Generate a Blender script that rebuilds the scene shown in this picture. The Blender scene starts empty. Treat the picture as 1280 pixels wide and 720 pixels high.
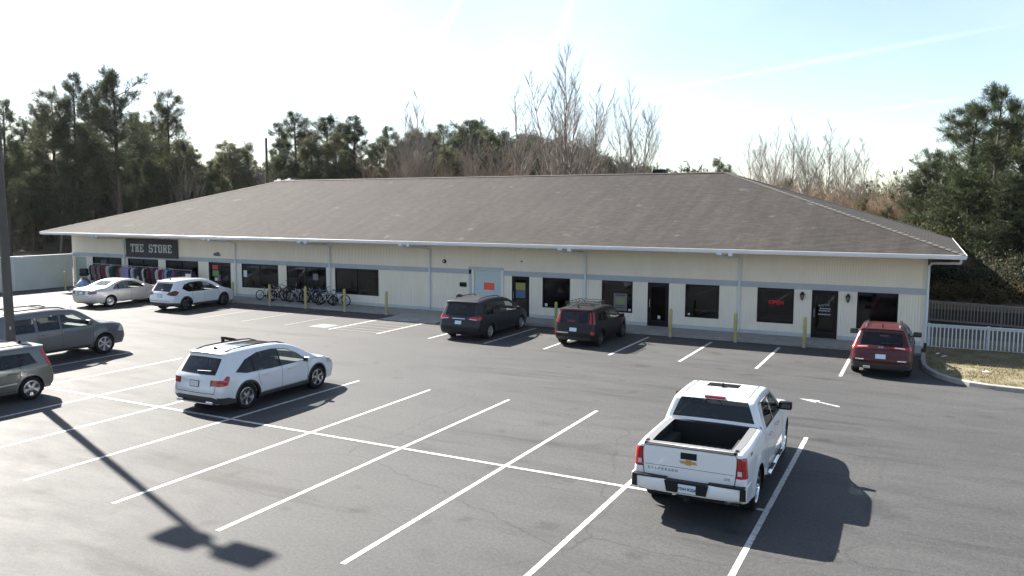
import bpy, bmesh, math, random
import numpy as np
from mathutils import Vector, Matrix
from mathutils.geometry import delaunay_2d_cdt
scn = bpy.context.scene
COL = scn.collection
R = math.radians
rnd = random.Random(7)

# ------------------------------------------------------------------ camera
cam_d = bpy.data.cameras.new('camera'); cam = bpy.data.objects.new('camera', cam_d); COL.objects.link(cam)
cam_d.sensor_width = 36.0; cam_d.lens = 36.0 * 995.7 / 1280.0
cam_d.clip_start = 0.1; cam_d.clip_end = 3000
_y, _p, _r = R(27.514), R(5.63), R(-0.173)
_f = Vector((-math.sin(_y) * math.cos(_p), math.cos(_y) * math.cos(_p), -math.sin(_p)))
_rt = Vector((math.cos(_y), math.sin(_y), 0)); _up = _rt.cross(_f)
_r2 = _rt * math.cos(_r) - _up * math.sin(_r); _u2 = _up * math.cos(_r) + _rt * math.sin(_r)
cam.matrix_world = Matrix(((_r2.x, _u2.x, -_f.x, 0), (_r2.y, _u2.y, -_f.y, 0), (_r2.z, _u2.z, -_f.z, 5.4), (0, 0, 0, 1)))
scn.camera = cam

# ------------------------------------------------------------------ light
SUN_EL, SUN_AZ = R(38), R(-69.4)           # azimuth measured from +Y towards +X
world = bpy.data.worlds.new('World'); scn.world = world; world.use_nodes = True
wn, wl = world.node_tree.nodes, world.node_tree.links
for n in list(wn): wn.remove(n)
wo = wn.new('ShaderNodeOutputWorld'); bg = wn.new('ShaderNodeBackground'); sky = wn.new('ShaderNodeTexSky')
sky.sky_type = 'NISHITA'; sky.sun_disc = False; sky.sun_elevation = SUN_EL; sky.sun_rotation = SUN_AZ
sky.air_density = 1.0; sky.dust_density = .8; sky.ozone_density = 1.0; sky.altitude = 300
bg.inputs['Strength'].default_value = 0.05
# thin high cloud: streaks of pale cirrus laid over the sky by direction
tc = wn.new('ShaderNodeTexCoord'); mp = wn.new('ShaderNodeMapping'); nz = wn.new('ShaderNodeTexNoise'); cr = wn.new('ShaderNodeValToRGB')
mp.inputs['Rotation'].default_value = (0.3, 0.9, 0.5); mp.inputs['Scale'].default_value = (1.2, 5.5, 2.0)
nz.inputs['Scale'].default_value = 1.6; nz.inputs['Detail'].default_value = 7; nz.inputs['Roughness'].default_value = 0.55
cr.color_ramp.elements[0].position = 0.42; cr.color_ramp.elements[0].color = (.40, .40, .40, 1)
cr.color_ramp.elements[1].position = 0.78; cr.color_ramp.elements[1].color = (1, 1, 1, 1)
mx = wn.new('ShaderNodeMixRGB'); mx.blend_type = 'ADD'
mul = wn.new('ShaderNodeMixRGB'); mul.blend_type = 'MULTIPLY'; mul.inputs['Fac'].default_value = 1; mul.inputs['Color2'].default_value = (1.5, 1.5, 1.5, 1)
wl.new(tc.outputs['Generated'], mp.inputs['Vector']); wl.new(mp.outputs[0], nz.inputs['Vector']); wl.new(nz.outputs['Fac'], cr.inputs['Fac'])
wl.new(cr.outputs['Color'], mul.inputs['Color1']); mx.inputs['Fac'].default_value = 1
wl.new(sky.outputs[0], mx.inputs['Color1']); wl.new(mul.outputs[0], mx.inputs['Color2'])
def _n(t, op, a, b=None, c=None):
    m = wn.new('ShaderNodeMath') if t == 'm' else wn.new('ShaderNodeVectorMath'); m.operation = op
    for k, v in enumerate((a, b, c)):
        if v is None: continue
        if hasattr(v, 'links'): wl.new(v, m.inputs[k])
        else: m.inputs[k].default_value = v
    return m.outputs['Value'] if t == 'm' or op == 'DOT_PRODUCT' else m.outputs[0]
# old contrails: great circle bands across the sky, softened and broken up by noise
_dir = tc.outputs['Generated']; _nz = wn.new('ShaderNodeTexNoise'); _nz.inputs['Scale'].default_value = 14; _nz.inputs['Detail'].default_value = 6; wl.new(_dir, _nz.inputs['Vector'])
_acc = None
for nrm, mid, cc, wd, am in [((0.6646, 0.5517, -0.504), (-0.5398, 0.8208, 0.1866), 0.99752, 0.01, 0.5), ((0.8348, 0.4489, -0.3188), (-0.395, 0.8916, 0.2213), 0.99898, 0.012, 0.35), ((0.1098, 0.1816, -0.9772), (-0.1218, 0.9782, 0.1681), 0.98528, 0.004, 0.55), ((0.1018, 0.1168, -0.9879), (-0.0647, 0.9918, 0.1106), 0.99729, 0.003, 0.4), ((0.0053, 0.3188, -0.9478), (-0.7434, 0.6352, 0.2095), 0.98373, 0.02, 0.25)]:
    ds = _n('m', 'ABSOLUTE', _n('v', 'DOT_PRODUCT', _dir, nrm)); ds = _n('m', 'ADD', ds, _n('m', 'MULTIPLY', _n('m', 'SUBTRACT', _nz.outputs['Fac'], .5), wd * 1.2))
    g = wn.new('ShaderNodeMapRange'); g.interpolation_type = 'SMOOTHSTEP'; g.inputs['From Min'].default_value = wd; g.inputs['From Max'].default_value = 0; wl.new(ds, g.inputs['Value'])
    e = wn.new('ShaderNodeMapRange'); e.interpolation_type = 'SMOOTHSTEP'; e.inputs['From Min'].default_value = cc - .006; e.inputs['From Max'].default_value = cc + (1 - cc) * .6; wl.new(_n('v', 'DOT_PRODUCT', _dir, mid), e.inputs['Value'])
    v = _n('m', 'MULTIPLY', _n('m', 'MULTIPLY', g.outputs[0], e.outputs[0]), am * 1.4); _acc = v if _acc is None else _n('m', 'ADD', _acc, v)
mx2 = wn.new('ShaderNodeMixRGB'); mx2.blend_type = 'ADD'; mx2.inputs['Fac'].default_value = 1; wl.new(mx.outputs[0], mx2.inputs['Color1']); wl.new(_acc, mx2.inputs['Color2']); mx = mx2
wl.new(mx.outputs[0], bg.inputs['Color']); wl.new(bg.outputs[0], wo.inputs['Surface'])
sl = bpy.data.lights.new('sun', 'SUN'); sl.energy = 5.0; sl.angle = R(0.53); sl.color = (1.0, 0.94, 0.85)
sun = bpy.data.objects.new('sun', sl); COL.objects.link(sun)
SD = Vector((math.sin(SUN_AZ) * math.cos(SUN_EL), math.cos(SUN_AZ) * math.cos(SUN_EL), math.sin(SUN_EL)))
sun.rotation_euler = SD.to_track_quat('Z', 'Y').to_euler(); sun.location = SD * 120
scn.view_settings.view_transform = 'Standard'; scn.view_settings.look = 'None'
scn.view_settings.exposure = 1.95; scn.view_settings.gamma = 1.0
scn.cycles.max_bounces = 8; scn.cycles.transparent_max_bounces = 12
scn.cycles.caustics_reflective = False; scn.cycles.caustics_refractive = False

# ------------------------------------------------------------------ helpers
def tag(o, label=None, cat=None, group=None, kind=None):
    if label: o['label'] = label
    if cat: o['category'] = cat
    if group: o['group'] = group
    if kind: o['kind'] = kind
    return o
def empty(name, loc=(0, 0, 0), rz=0.0, label=None, cat=None, group=None):
    o = bpy.data.objects.new(name, None); COL.objects.link(o); o.location = loc; o.rotation_euler = (0, 0, rz)
    o.empty_display_size = 0.2
    return tag(o, label, cat, group)
def link_mesh(name, me, parent=None, loc=None, rz=None):
    o = bpy.data.objects.new(name, me); COL.objects.link(o)
    if parent: o.parent = parent
    if loc is not None: o.location = loc
    if rz is not None: o.rotation_euler = (0, 0, rz)
    return o
def raw(name, V, F, mats, parent=None, smooth=False, mi=None, angle=35, loc=None, rz=None):
    me = bpy.data.meshes.new(name)
    me.from_pydata([tuple(map(float, v)) for v in V] if not isinstance(V, np.ndarray) else V.tolist(), [], F if not isinstance(F, np.ndarray) else F.tolist())
    for m in (mats if isinstance(mats, (list, tuple)) else [mats]): me.materials.append(m)
    if mi is not None: me.polygons.foreach_set('material_index', mi)
    if smooth:
        me.shade_smooth()
        me.set_sharp_from_angle(angle=R(angle))
    me.update()
    return link_mesh(name, me, parent, loc, rz)
class MB:
    def __init__(s): s.V = []; s.F = []; s.M = []; s.m = 0
    def add(s, V, F):
        b = len(s.V); s.V += [tuple(v) for v in V]; s.F += [tuple(i + b for i in f) for f in F]; s.M += [s.m] * len(F); return s
    def box(s, c, d, rz=0.0, M=None):
        x, y, z = d[0] / 2, d[1] / 2, d[2] / 2
        V = [Vector((sx * x, sy * y, sz * z)) for sx in (-1, 1) for sy in (-1, 1) for sz in (-1, 1)]
        if rz: V = [Matrix.Rotation(rz, 3, 'Z') @ v for v in V]
        if M is not None: V = [M @ v for v in V]
        c = Vector(c); V = [v + c for v in V]
        return s.add(V, [(0, 1, 3, 2), (4, 6, 7, 5), (0, 4, 5, 1), (2, 3, 7, 6), (0, 2, 6, 4), (1, 5, 7, 3)])
    def span(s, a, b): return s.box([(a[i] + b[i]) / 2 for i in range(3)], [abs(b[i] - a[i]) for i in range(3)])
    def rbox(s, c, d, r=0.03, M=None):   # box with chamfered edges
        bm = bmesh.new(); bmesh.ops.create_cube(bm, size=1)
        for v in bm.verts: v.co = Vector((v.co.x * d[0], v.co.y * d[1], v.co.z * d[2]))
        bmesh.ops.bevel(bm, geom=bm.edges[:], offset=r, segments=2, affect='EDGES', profile=0.6)
        if M is not None: bmesh.ops.transform(bm, matrix=M.to_4x4(), verts=bm.verts)
        c = Vector(c); V = [v.co + c for v in bm.verts]; F = [[v.index for v in f.verts] for f in bm.faces]; bm.free()
        return s.add(V, F)
    def tube(s, p0, p1, r0, r1=None, n=8, cap=True):
        p0, p1 = Vector(p0), Vector(p1); r1 = r0 if r1 is None else r1
        d = (p1 - p0).normalized(); a = d.orthogonal().normalized(); b = d.cross(a)
        V = []
        for p, r in ((p0, r0), (p1, r1)):
            for k in range(n):
                t = 2 * math.pi * k / n; V.append(p + a * (r * math.cos(t)) + b * (r * math.sin(t)))
        F = [(k, (k + 1) % n, n + (k + 1) % n, n + k) for k in range(n)]
        if cap: F += [tuple(range(n - 1, -1, -1)), tuple(range(n, 2 * n))]
        return s.add(V, F)
    def path(s, pts, r, n=8):
        pts = [Vector(p) for p in pts]; V = []; a = None
        for i, p in enumerate(pts):
            d = ((pts[min(i + 1, len(pts) - 1)]) - pts[max(i - 1, 0)]).normalized()
            if a is None: a = d.orthogonal().normalized()
            a = (a - d * a.dot(d)).normalized(); b = d.cross(a)
            rr = r[i] if isinstance(r, (list, tuple)) else r
            V += [p + a * (rr * math.cos(2 * math.pi * k / n)) + b * (rr * math.sin(2 * math.pi * k / n)) for k in range(n)]
        F = [(i * n + k, i * n + (k + 1) % n, (i + 1) * n + (k + 1) % n, (i + 1) * n + k) for i in range(len(pts) - 1) for k in range(n)]
        F += [tuple(range(n - 1, -1, -1)), tuple(range((len(pts) - 1) * n, len(pts) * n))]
        return s.add(V, F)
    def lathe(s, prof, n=24, M=None, close=False):  # prof (r, h) about local z
        V = [Vector((r * math.cos(2 * math.pi * k / n), r * math.sin(2 * math.pi * k / n), h)) for r, h in prof for k in range(n)]
        if M is not None: V = [M @ v for v in V]
        m = len(prof); F = [(i * n + k, i * n + (k + 1) % n, ((i + 1) % m) * n + (k + 1) % n, ((i + 1) % m) * n + k) for i in range(m if close else m - 1) for k in range(n)]
        return s.add(V, F)
    def prism(s, poly, a, b, axis='y'):   # polygon in the two other axes, extruded a..b
        n = len(poly); V = []
        for t in (a, b):
            for p, q in poly:
                V.append((p, t, q) if axis == 'y' else ((t, p, q) if axis == 'x' else (p, q, t)))
        return s.add(V, [tuple(range(n)), tuple(range(2 * n - 1, n - 1, -1))] + [(k, (k + 1) % n, n + (k + 1) % n, n + k) for k in range(n)])
    def build(s, name, mats, parent=None, smooth=False, angle=35, loc=None, rz=None, fix=True):
        o = raw(name, s.V, s.F, mats, parent, False, s.M if isinstance(mats, (list, tuple)) else None, loc=loc, rz=rz)
        if fix:
            bm = bmesh.new(); bm.from_mesh(o.data); bmesh.ops.recalc_face_normals(bm, faces=bm.faces); bm.to_mesh(o.data); bm.free()
        if smooth: o.data.shade_smooth(); o.data.set_sharp_from_angle(angle=R(angle))
        return o
def copy_tree(o, parent=None):
    c = o.copy(); COL.objects.link(c)
    if parent: c.parent = parent
    for ch in list(o.children): copy_tree(ch, c)
    return c
def text_mesh(body, size, ext=0.002, off=0.0, align='CENTER'):
    cu = bpy.data.curves.new('lettering', 'FONT'); cu.body = body; cu.size = size; cu.extrude = ext; cu.offset = off
    cu.align_x = align; cu.align_y = 'CENTER'; cu.resolution_u = 2
    o = bpy.data.objects.new('lettering', cu); COL.objects.link(o)
    me = bpy.data.meshes.new_from_object(o.evaluated_get(bpy.context.evaluated_depsgraph_get()))
    bpy.data.objects.remove(o); return me

# ------------------------------------------------------------------ materials
def mat(name, col=(.5, .5, .5), rough=.6, metal=0.0, coat=0.0, spec=.5, emit=None, estr=0.0, trans=0.0):
    m = bpy.data.materials.new(name); m.use_nodes = True; b = m.node_tree.nodes['Principled BSDF']
    b.inputs['Base Color'].default_value = (*col, 1); b.inputs['Roughness'].default_value = rough; b.inputs['Metallic'].default_value = metal
    b.inputs['Coat Weight'].default_value = coat; b.inputs['Coat Roughness'].default_value = 0.04; b.inputs['Specular IOR Level'].default_value = spec
    if emit: b.inputs['Emission Color'].default_value = (*emit, 1); b.inputs['Emission Strength'].default_value = estr
    return m
def nodes(m): return m.node_tree.nodes, m.node_tree.links, m.node_tree.nodes['Principled BSDF']
def noise(N, L, vec, scale, detail=4, rough=.6):
    n = N.new('ShaderNodeTexNoise'); n.inputs['Scale'].default_value = scale; n.inputs['Detail'].default_value = detail; n.inputs['Roughness'].default_value = rough
    if vec is not None: L.new(vec, n.inputs['Vector'])
    return n
def ramp(N, L, fac, stops):
    r = N.new('ShaderNodeValToRGB'); L.new(fac, r.inputs['Fac']); e = r.color_ramp.elements
    while len(e) < len(stops): e.new(0.5)
    for k, (p, c) in enumerate(stops): e[k].position = p; e[k].color = (*c, 1) if len(c) == 3 else c
    return r
def mixc(N, L, a, b, fac, mode='MIX'):
    m = N.new('ShaderNodeMixRGB'); m.blend_type = mode
    for k, v in (('Color1', a), ('Color2', b), ('Fac', fac)):
        if hasattr(v, 'type') or hasattr(v, 'links'): L.new(v, m.inputs[k])
        else: m.inputs[k].default_value = (*v, 1) if isinstance(v, tuple) else v
    return m.outputs['Color']
def varied(name, c0, c1, scale=3.0, rough=.7, bump=0.0, bscale=40, coord='Object', stretch=(1, 1, 1), metal=0.0, spec=.5, detail=5):
    m = mat(name, c0, rough, metal, spec=spec); N, L, b = nodes(m)
    t = N.new('ShaderNodeTexCoord'); mp = N.new('ShaderNodeMapping'); mp.inputs['Scale'].default_value = stretch
    L.new(t.outputs[coord], mp.inputs['Vector'])
    n = noise(N, L, mp.outputs[0], scale, detail); r = ramp(N, L, n.outputs['Fac'], [(.3, c0), (.7, c1)]); L.new(r.outputs[0], b.inputs['Base Color'])
    if bump:
        n2 = noise(N, L, mp.outputs[0], bscale, 3); bp = N.new('ShaderNodeBump'); bp.inputs['Strength'].default_value = bump; bp.inputs['Distance'].default_value = .02
        L.new(n2.outputs['Fac'], bp.inputs['Height']); L.new(bp.outputs[0], b.inputs['Normal'])
    return m
def asphalt():
    m = mat('asphalt', (.07, .068, .065), .78, spec=.22); N, L, b = nodes(m); t = N.new('ShaderNodeTexCoord'); o = t.outputs['Object']
    mp = N.new('ShaderNodeMapping'); mp.inputs['Scale'].default_value = (.35, 1.0, 1); mp.inputs['Rotation'].default_value = (0, 0, .25); L.new(o, mp.inputs['Vector'])
    big = noise(N, L, mp.outputs[0], .22, 6, .6); fine = noise(N, L, o, 45, 2); mid = noise(N, L, mp.outputs[0], 1.6, 6, .7)
    c = ramp(N, L, big.outputs['Fac'], [(.30, (.048, .049, .051)), (.5, (.057, .058, .0595)), (.70, (.070, .0705, .071))]).outputs[0]
    s1 = ramp(N, L, mid.outputs['Fac'], [(.30, (.80, .80, .80)), (.55, (1, 1, 1)), (.75, (1.13, 1.1, 1.06))]).outputs[0]
    c = mixc(N, L, c, s1, 1.0, 'MULTIPLY')
    s2 = ramp(N, L, fine.outputs['Fac'], [(.3, (.72, .72, .72)), (.7, (1.28, 1.27, 1.25))]).outputs[0]
    c = mixc(N, L, c, s2, 1.0, 'MULTIPLY')
    # dark streaks where water and oil have run
    mp2 = N.new('ShaderNodeMapping'); mp2.inputs['Scale'].default_value = (.10, .75, 1); mp2.inputs['Rotation'].default_value = (0, 0, -.12); L.new(o, mp2.inputs['Vector'])
    st = noise(N, L, mp2.outputs[0], 1.0, 8, .65); s3 = ramp(N, L, st.outputs['Fac'], [(.36, (.62, .61, .60)), (.44, (1, 1, 1))]).outputs[0]
    c = mixc(N, L, c, s3, .8, 'MULTIPLY')
    st3 = noise(N, L, o, .55, 3, .5); s4 = ramp(N, L, st3.outputs['Fac'], [(.27, (.6, .59, .58)), (.36, (1, 1, 1))]).outputs[0]
    c = mixc(N, L, c, s4, .6, 'MULTIPLY')
    # fine cracks, distorted cell borders broken up by noise
    ds = noise(N, L, o, .7, 5); ad = N.new('ShaderNodeMixRGB'); ad.blend_type = 'ADD'; ad.inputs['Fac'].default_value = .9; L.new(o, ad.inputs['Color1']); L.new(ds.outputs['Color'], ad.inputs['Color2'])
    vo = N.new('ShaderNodeTexVoronoi'); vo.feature = 'DISTANCE_TO_EDGE'; vo.inputs['Scale'].default_value = .13; L.new(ad.outputs[0], vo.inputs['Vector'])
    ck = ramp(N, L, vo.outputs['Distance'], [(0.0, (.50, .49, .48)), (.004, (1, 1, 1))]).outputs[0]
    ckm = ramp(N, L, big.outputs['Fac'], [(.46, (0, 0, 0)), (.58, (.7, .7, .7))]).outputs[0]
    c = mixc(N, L, c, ck, ckm, 'MULTIPLY')
    ag = noise(N, L, o, 14, 3, .7); c = mixc(N, L, c, ramp(N, L, ag.outputs['Fac'], [(.32, (.80, .80, .80)), (.68, (1.2, 1.2, 1.2))]).outputs[0], 1.0, 'MULTIPLY')
    oil = N.new('ShaderNodeTexVoronoi'); oil.inputs['Scale'].default_value = .75; oil.inputs['Randomness'].default_value = 1; L.new(ad.outputs[0], oil.inputs['Vector']); c = mixc(N, L, c, ramp(N, L, oil.outputs['Distance'], [(.06, (.55, .54, .53)), (.16, (1, 1, 1))]).outputs[0], .6, 'MULTIPLY')
    L.new(c, b.inputs['Base Color'])
    rr = ramp(N, L, mid.outputs['Fac'], [(.3, (.66, .66, .66)), (.7, (.78, .78, .78))]).outputs[0]; L.new(rr, b.inputs['Roughness'])
    bp = N.new('ShaderNodeBump'); bp.inputs['Strength'].default_value = .5; bp.inputs['Distance'].default_value = .006; L.new(fine.outputs['Fac'], bp.inputs['Height']); L.new(bp.outputs[0], b.inputs['Normal'])
    return m
def worn_paint(name, col, under, lo, hi):
    m = mat(name, col, .6); N, L, b = nodes(m); t = N.new('ShaderNodeTexCoord')
    n = noise(N, L, t.outputs['Object'], 9, 8, .75); r = ramp(N, L, n.outputs['Fac'], [(lo, under), (hi, col)]); L.new(r.outputs[0], b.inputs['Base Color']); return m
def shingles():
    m = mat('shingles', (.12, .105, .1), .9, spec=.25); N, L, b = nodes(m); t = N.new('ShaderNodeTexCoord'); o = t.outputs['UV']
    br = N.new('ShaderNodeTexBrick'); L.new(o, br.inputs['Vector']); br.inputs['Scale'].default_value = 1; br.inputs['Brick Width'].default_value = .31; br.inputs['Row Height'].default_value = .145
    br.inputs['Mortar Size'].default_value = .007; br.inputs['Bias'].default_value = 0.0
    br.inputs['Color1'].default_value = (.026, .023, .021, 1); br.inputs['Color2'].default_value = (.043, .038, .035, 1); br.inputs['Mortar'].default_value = (.027, .025, .023, 1)
    big = noise(N, L, o, .16, 6, .65); st = N.new('ShaderNodeMapping'); st.inputs['Scale'].default_value = (1.2, .12, 1); L.new(o, st.inputs['Vector']); stn = noise(N, L, st.outputs[0], 1.4, 6, .7)
    c = mixc(N, L, br.outputs['Color'], ramp(N, L, big.outputs['Fac'], [(.3, (.84, .83, .82)), (.5, (1, 1, 1)), (.72, (1.2, 1.19, 1.17))]).outputs[0], 1.0, 'MULTIPLY')
    c = mixc(N, L, c, ramp(N, L, stn.outputs['Fac'], [(.3, (.62, .62, .63)), (.65, (1.18, 1.17, 1.16))]).outputs[0], .9, 'MULTIPLY')
    sp = noise(N, L, o, 60, 2); c = mixc(N, L, c, ramp(N, L, sp.outputs['Fac'], [(.3, (.75, .75, .75)), (.7, (1.3, 1.3, 1.3))]).outputs[0], 1.0, 'MULTIPLY')
    lp = noise(N, L, o, .9, 3, .5); c = mixc(N, L, c, (.16, .15, .135), ramp(N, L, lp.outputs['Fac'], [(.66, (0, 0, 0)), (.74, (.35, .35, .35))]).outputs[0])
    L.new(c, b.inputs['Base Color']); bp = N.new('ShaderNodeBump'); bp.inputs['Strength'].default_value = .6; bp.inputs['Distance'].default_value = .01; L.new(br.outputs['Fac'], bp.inputs['Height']); bp.invert = True; L.new(bp.outputs[0], b.inputs['Normal'])
    return m
def glass(name, tint, dark=(.01, .012, .014)):
    m = bpy.data.materials.new(name); m.use_nodes = True; N, L = m.node_tree.nodes, m.node_tree.links
    for n in list(N): N.remove(n)
    out = N.new('ShaderNodeOutputMaterial'); tr = N.new('ShaderNodeBsdfTransparent'); tr.inputs[0].default_value = (*tint, 1)
    gl = N.new('ShaderNodeBsdfGlossy'); gl.inputs['Roughness'].default_value = .02; gl.inputs['Color'].default_value = (.8, .82, .85, 1)
    fr = N.new('ShaderNodeFresnel'); fr.inputs['IOR'].default_value = 1.52
    geo = N.new('ShaderNodeNewGeometry'); mi = N.new('ShaderNodeMath'); mi.operation = 'MULTIPLY_ADD'; mi.inputs[1].default_value = -1; mi.inputs[2].default_value = 1
    L.new(geo.outputs['Backfacing'], mi.inputs[0]); mm = N.new('ShaderNodeMath'); mm.operation = 'MULTIPLY'; L.new(fr.outputs[0], mm.inputs[0]); L.new(mi.outputs[0], mm.inputs[1])
    mx = N.new('ShaderNodeMixShader'); L.new(mm.outputs[0], mx.inputs[0]); L.new(tr.outputs[0], mx.inputs[1]); L.new(gl.outputs[0], mx.inputs[2]); L.new(mx.outputs[0], out.inputs[0]); return m
def leafmat(name, c0, c1, tr=.3, rough=.55):
    m = bpy.data.materials.new(name); m.use_nodes = True; N, L = m.node_tree.nodes, m.node_tree.links; b = N['Principled BSDF']; out = N['Material Output']
    t = N.new('ShaderNodeTexCoord'); n = noise(N, L, t.outputs['Object'], .9, 3); oi = N.new('ShaderNodeObjectInfo')
    r = ramp(N, L, n.outputs['Fac'], [(.3, c0), (.7, c1)])
    hs = N.new('ShaderNodeHueSaturation'); L.new(r.outputs[0], hs.inputs['Color'])
    mr = N.new('ShaderNodeMapRange'); mr.inputs['To Min'].default_value = .75; mr.inputs['To Max'].default_value = 1.25; L.new(oi.outputs['Random'], mr.inputs['Value']); L.new(mr.outputs[0], hs.inputs['Value'])
    L.new(hs.outputs[0], b.inputs['Base Color']); b.inputs['Roughness'].default_value = rough; b.inputs['Specular IOR Level'].default_value = .3
    tl = N.new('ShaderNodeBsdfTranslucent'); L.new(hs.outputs[0], tl.inputs[0]); mx = N.new('ShaderNodeMixShader'); mx.inputs[0].default_value = tr
    L.new(b.outputs[0], mx.inputs[1]); L.new(tl.outputs[0], mx.inputs[2]); L.new(mx.outputs[0], out.inputs[0]); return m
M_ASPH = asphalt()
M_PAINT = worn_paint('white_line_paint', (.50, .49, .46), (.14, .135, .13), .36, .50)
M_FADED = worn_paint('faded_line_paint', (.17, .155, .14), (.07, .069, .067), .38, .60)
M_BLUEPT = worn_paint('blue_bay_paint', (.13, .165, .18), (.075, .085, .09), .35, .6)
M_CONC = varied('concrete', (.23, .225, .21), (.33, .32, .30), 2.2, .85, .3, 30)
M_KERB = varied('kerb_concrete', (.22, .215, .20), (.34, .325, .30), 3, .85, .3, 30)
M_CREAM = varied('cream_siding', (.84, .78, .67), (.89, .835, .735), 1.6, .6, 0, 40, stretch=(1, 1, .3))
M_CREAMT = mat('cream_trim', (.68, .65, .55), .5)
M_BLUE = varied('blue_grey_band', (.37, .41, .47), (.43, .47, .53), 1.4, .6)
M_GUT = varied('white_gutter', (.66, .68, .70), (.76, .78, .80), 1.2, .4)
M_SHIN = shingles()
M_CAP = varied('ridge_shingle', (.06, .052, .046), (.10, .09, .08), 4, .85, .4, 30)
M_FRAME = mat('dark_bronze_frame', (.008, .007, .007), .5, .0, spec=.2)
M_PANE = glass('shop_glass', (.10, .10, .105))
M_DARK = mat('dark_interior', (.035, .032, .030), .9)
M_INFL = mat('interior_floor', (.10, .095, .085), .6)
M_BLACK = mat('black_plastic', (.009, .009, .010), .5, spec=.25)
M_RUB = mat('rubber', (.012, .012, .013), .8, spec=.2)
M_CHR = mat('chrome', (.75, .75, .77), .12, 1.0)
M_ALLOY = mat('alloy_silver', (.52, .53, .55), .28, .9)
M_ALLOYD = mat('alloy_dark', (.10, .10, .11), .3, .8)
M_YEL = varied('yellow_bollard_paint', (.36, .31, .10), (.45, .39, .15), 5, .55, .2, 20)
M_WHITE = mat('white_plastic', (.75, .76, .77), .5)
M_PLATE = mat('plate_white', (.55, .66, .74), .4)
M_INK = mat('plate_ink', (.03, .03, .06), .5)
M_REDL = mat('red_lens', (.35, .006, .010), .15, 0, .6)
M_CLRL = mat('clear_lens', (.62, .55, .56), .12, .3, .6)
M_GLT = glass('car_glass_tinted', (.10, .105, .11))
M_GLC = glass('car_glass_clear', (.78, .84, .82))
M_SEAT = mat('seat_fabric', (.06, .058, .055), .8)
M_SEATL = mat('seat_light', (.30, .29, .27), .8)
M_GALV = mat('galvanised', (.42, .44, .46), .45, .8)
M_BARK = varied('bark', (.045, .035, .028), (.09, .07, .056), 6, .9, .5, 20, stretch=(1, 1, .25))
M_BARKG = varied('grey_bark', (.17, .15, .135), (.27, .245, .22), 6, .9, .3, 20, stretch=(1, 1, .25))
M_POLE = varied('bronze_pole', (.055, .05, .045), (.075, .068, .06), 3, .55)
M_WOOD = varied('weathered_white_wood', (.50, .53, .56), (.64, .67, .69), 5, .75)
def paint(name, col, metal=.0, rough=.35, coat=.8): return mat(name, col, rough, metal, coat=coat, spec=.35)
# ------------------------------------------------------------------ ground, lot, markings
GRASSM = varied('dry_grass_ground', (.10, .088, .05), (.20, .17, .105), 1.5, .95, .6, 60)
LEAFM = varied('leaf_litter', (.06, .042, .026), (.13, .088, .052), 1.2, .95, .6, 30)
def sheet(name, poly, z, m, kind='structure', parent=None):
    o = raw(name, [(x, y, z) for x, y in poly], [tuple(range(len(poly)))], m, parent)
    if kind and not parent: o['kind'] = kind
    return o
sheet('ground', [(-600, -600), (600, -600), (600, 600), (-600, 600)], -0.02, LEAFM)
kerb_pts = [(-0.02, 33.1), (-0.03, 31.6), (0.02, 30.6), (0.16, 29.8), (0.42, 29.05), (0.85, 28.4), (1.35, 28.02), (1.95, 27.8), (2.9, 27.68), (6, 27.5), (24, 26.6)]
lot = raw('parking_lot', [(-75, -14, 0), (30, -14, 0), (30, 35.5, 0), (-75, 35.5, 0)], [(0, 1, 2, 3)], M_ASPH); lot['kind'] = 'structure'
def line(x0, y0, x1, y1, w=.10, m=None, z=.004):
    d = Vector((x1 - x0, y1 - y0, 0)).normalized(); n = Vector((-d.y, d.x, 0)) * w / 2
    return raw('parking_line', [(x0 + n.x, y0 + n.y, z), (x0 - n.x, y0 - n.y, z), (x1 - n.x, y1 - n.y, z), (x1 + n.x, y1 + n.y, z)], [(0, 1, 2, 3)], m or M_PAINT, lot)
X0, SW = -15.72, 2.676
for k in range(-7, 6):
    line(X0 + SW * k, 9.19, X0 + SW * k, 19.74)
line(X0 - 7 * SW, 14.47, X0 + 5 * SW - 0.0, 14.47, .10, z=.008)
for k in range(-13, 6):
    x = X0 + SW * k + .02
    if abs(x + 20.4) < 1.4 and k == -2: pass
    line(x, 27.7, x, 32.5, .11, M_PAINT if k >= -3 else M_FADED)
for i, y in enumerate((27.9, 28.5, 29.2, 29.9, 30.6)):
    line(-23.6, y, -21.1, y, .10, M_FADED, .008)
bl = raw('accessible_bay_symbol', [(-25.15, 27.9, .006), (-24.1, 27.9, .006), (-24.1, 28.95, .006), (-25.15, 28.95, .006)], [(0, 1, 2, 3)], M_BLUEPT, lot)
# direction arrow (head and shaft painted on the lane)
ar = MB(); ar.add([(-3.06, 23.83, .004), (-2.60, 23.52, .004), (-2.49, 23.83, .004)], [(0, 1, 2)]); ar.add([(-2.56, 23.70, .0045), (-2.52, 23.60, .0045), (-1.95, 23.27, .0045), (-1.93, 23.37, .0045)], [(0, 1, 2, 3)])
ar.build('direction_arrow', M_PAINT, lot)

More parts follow.
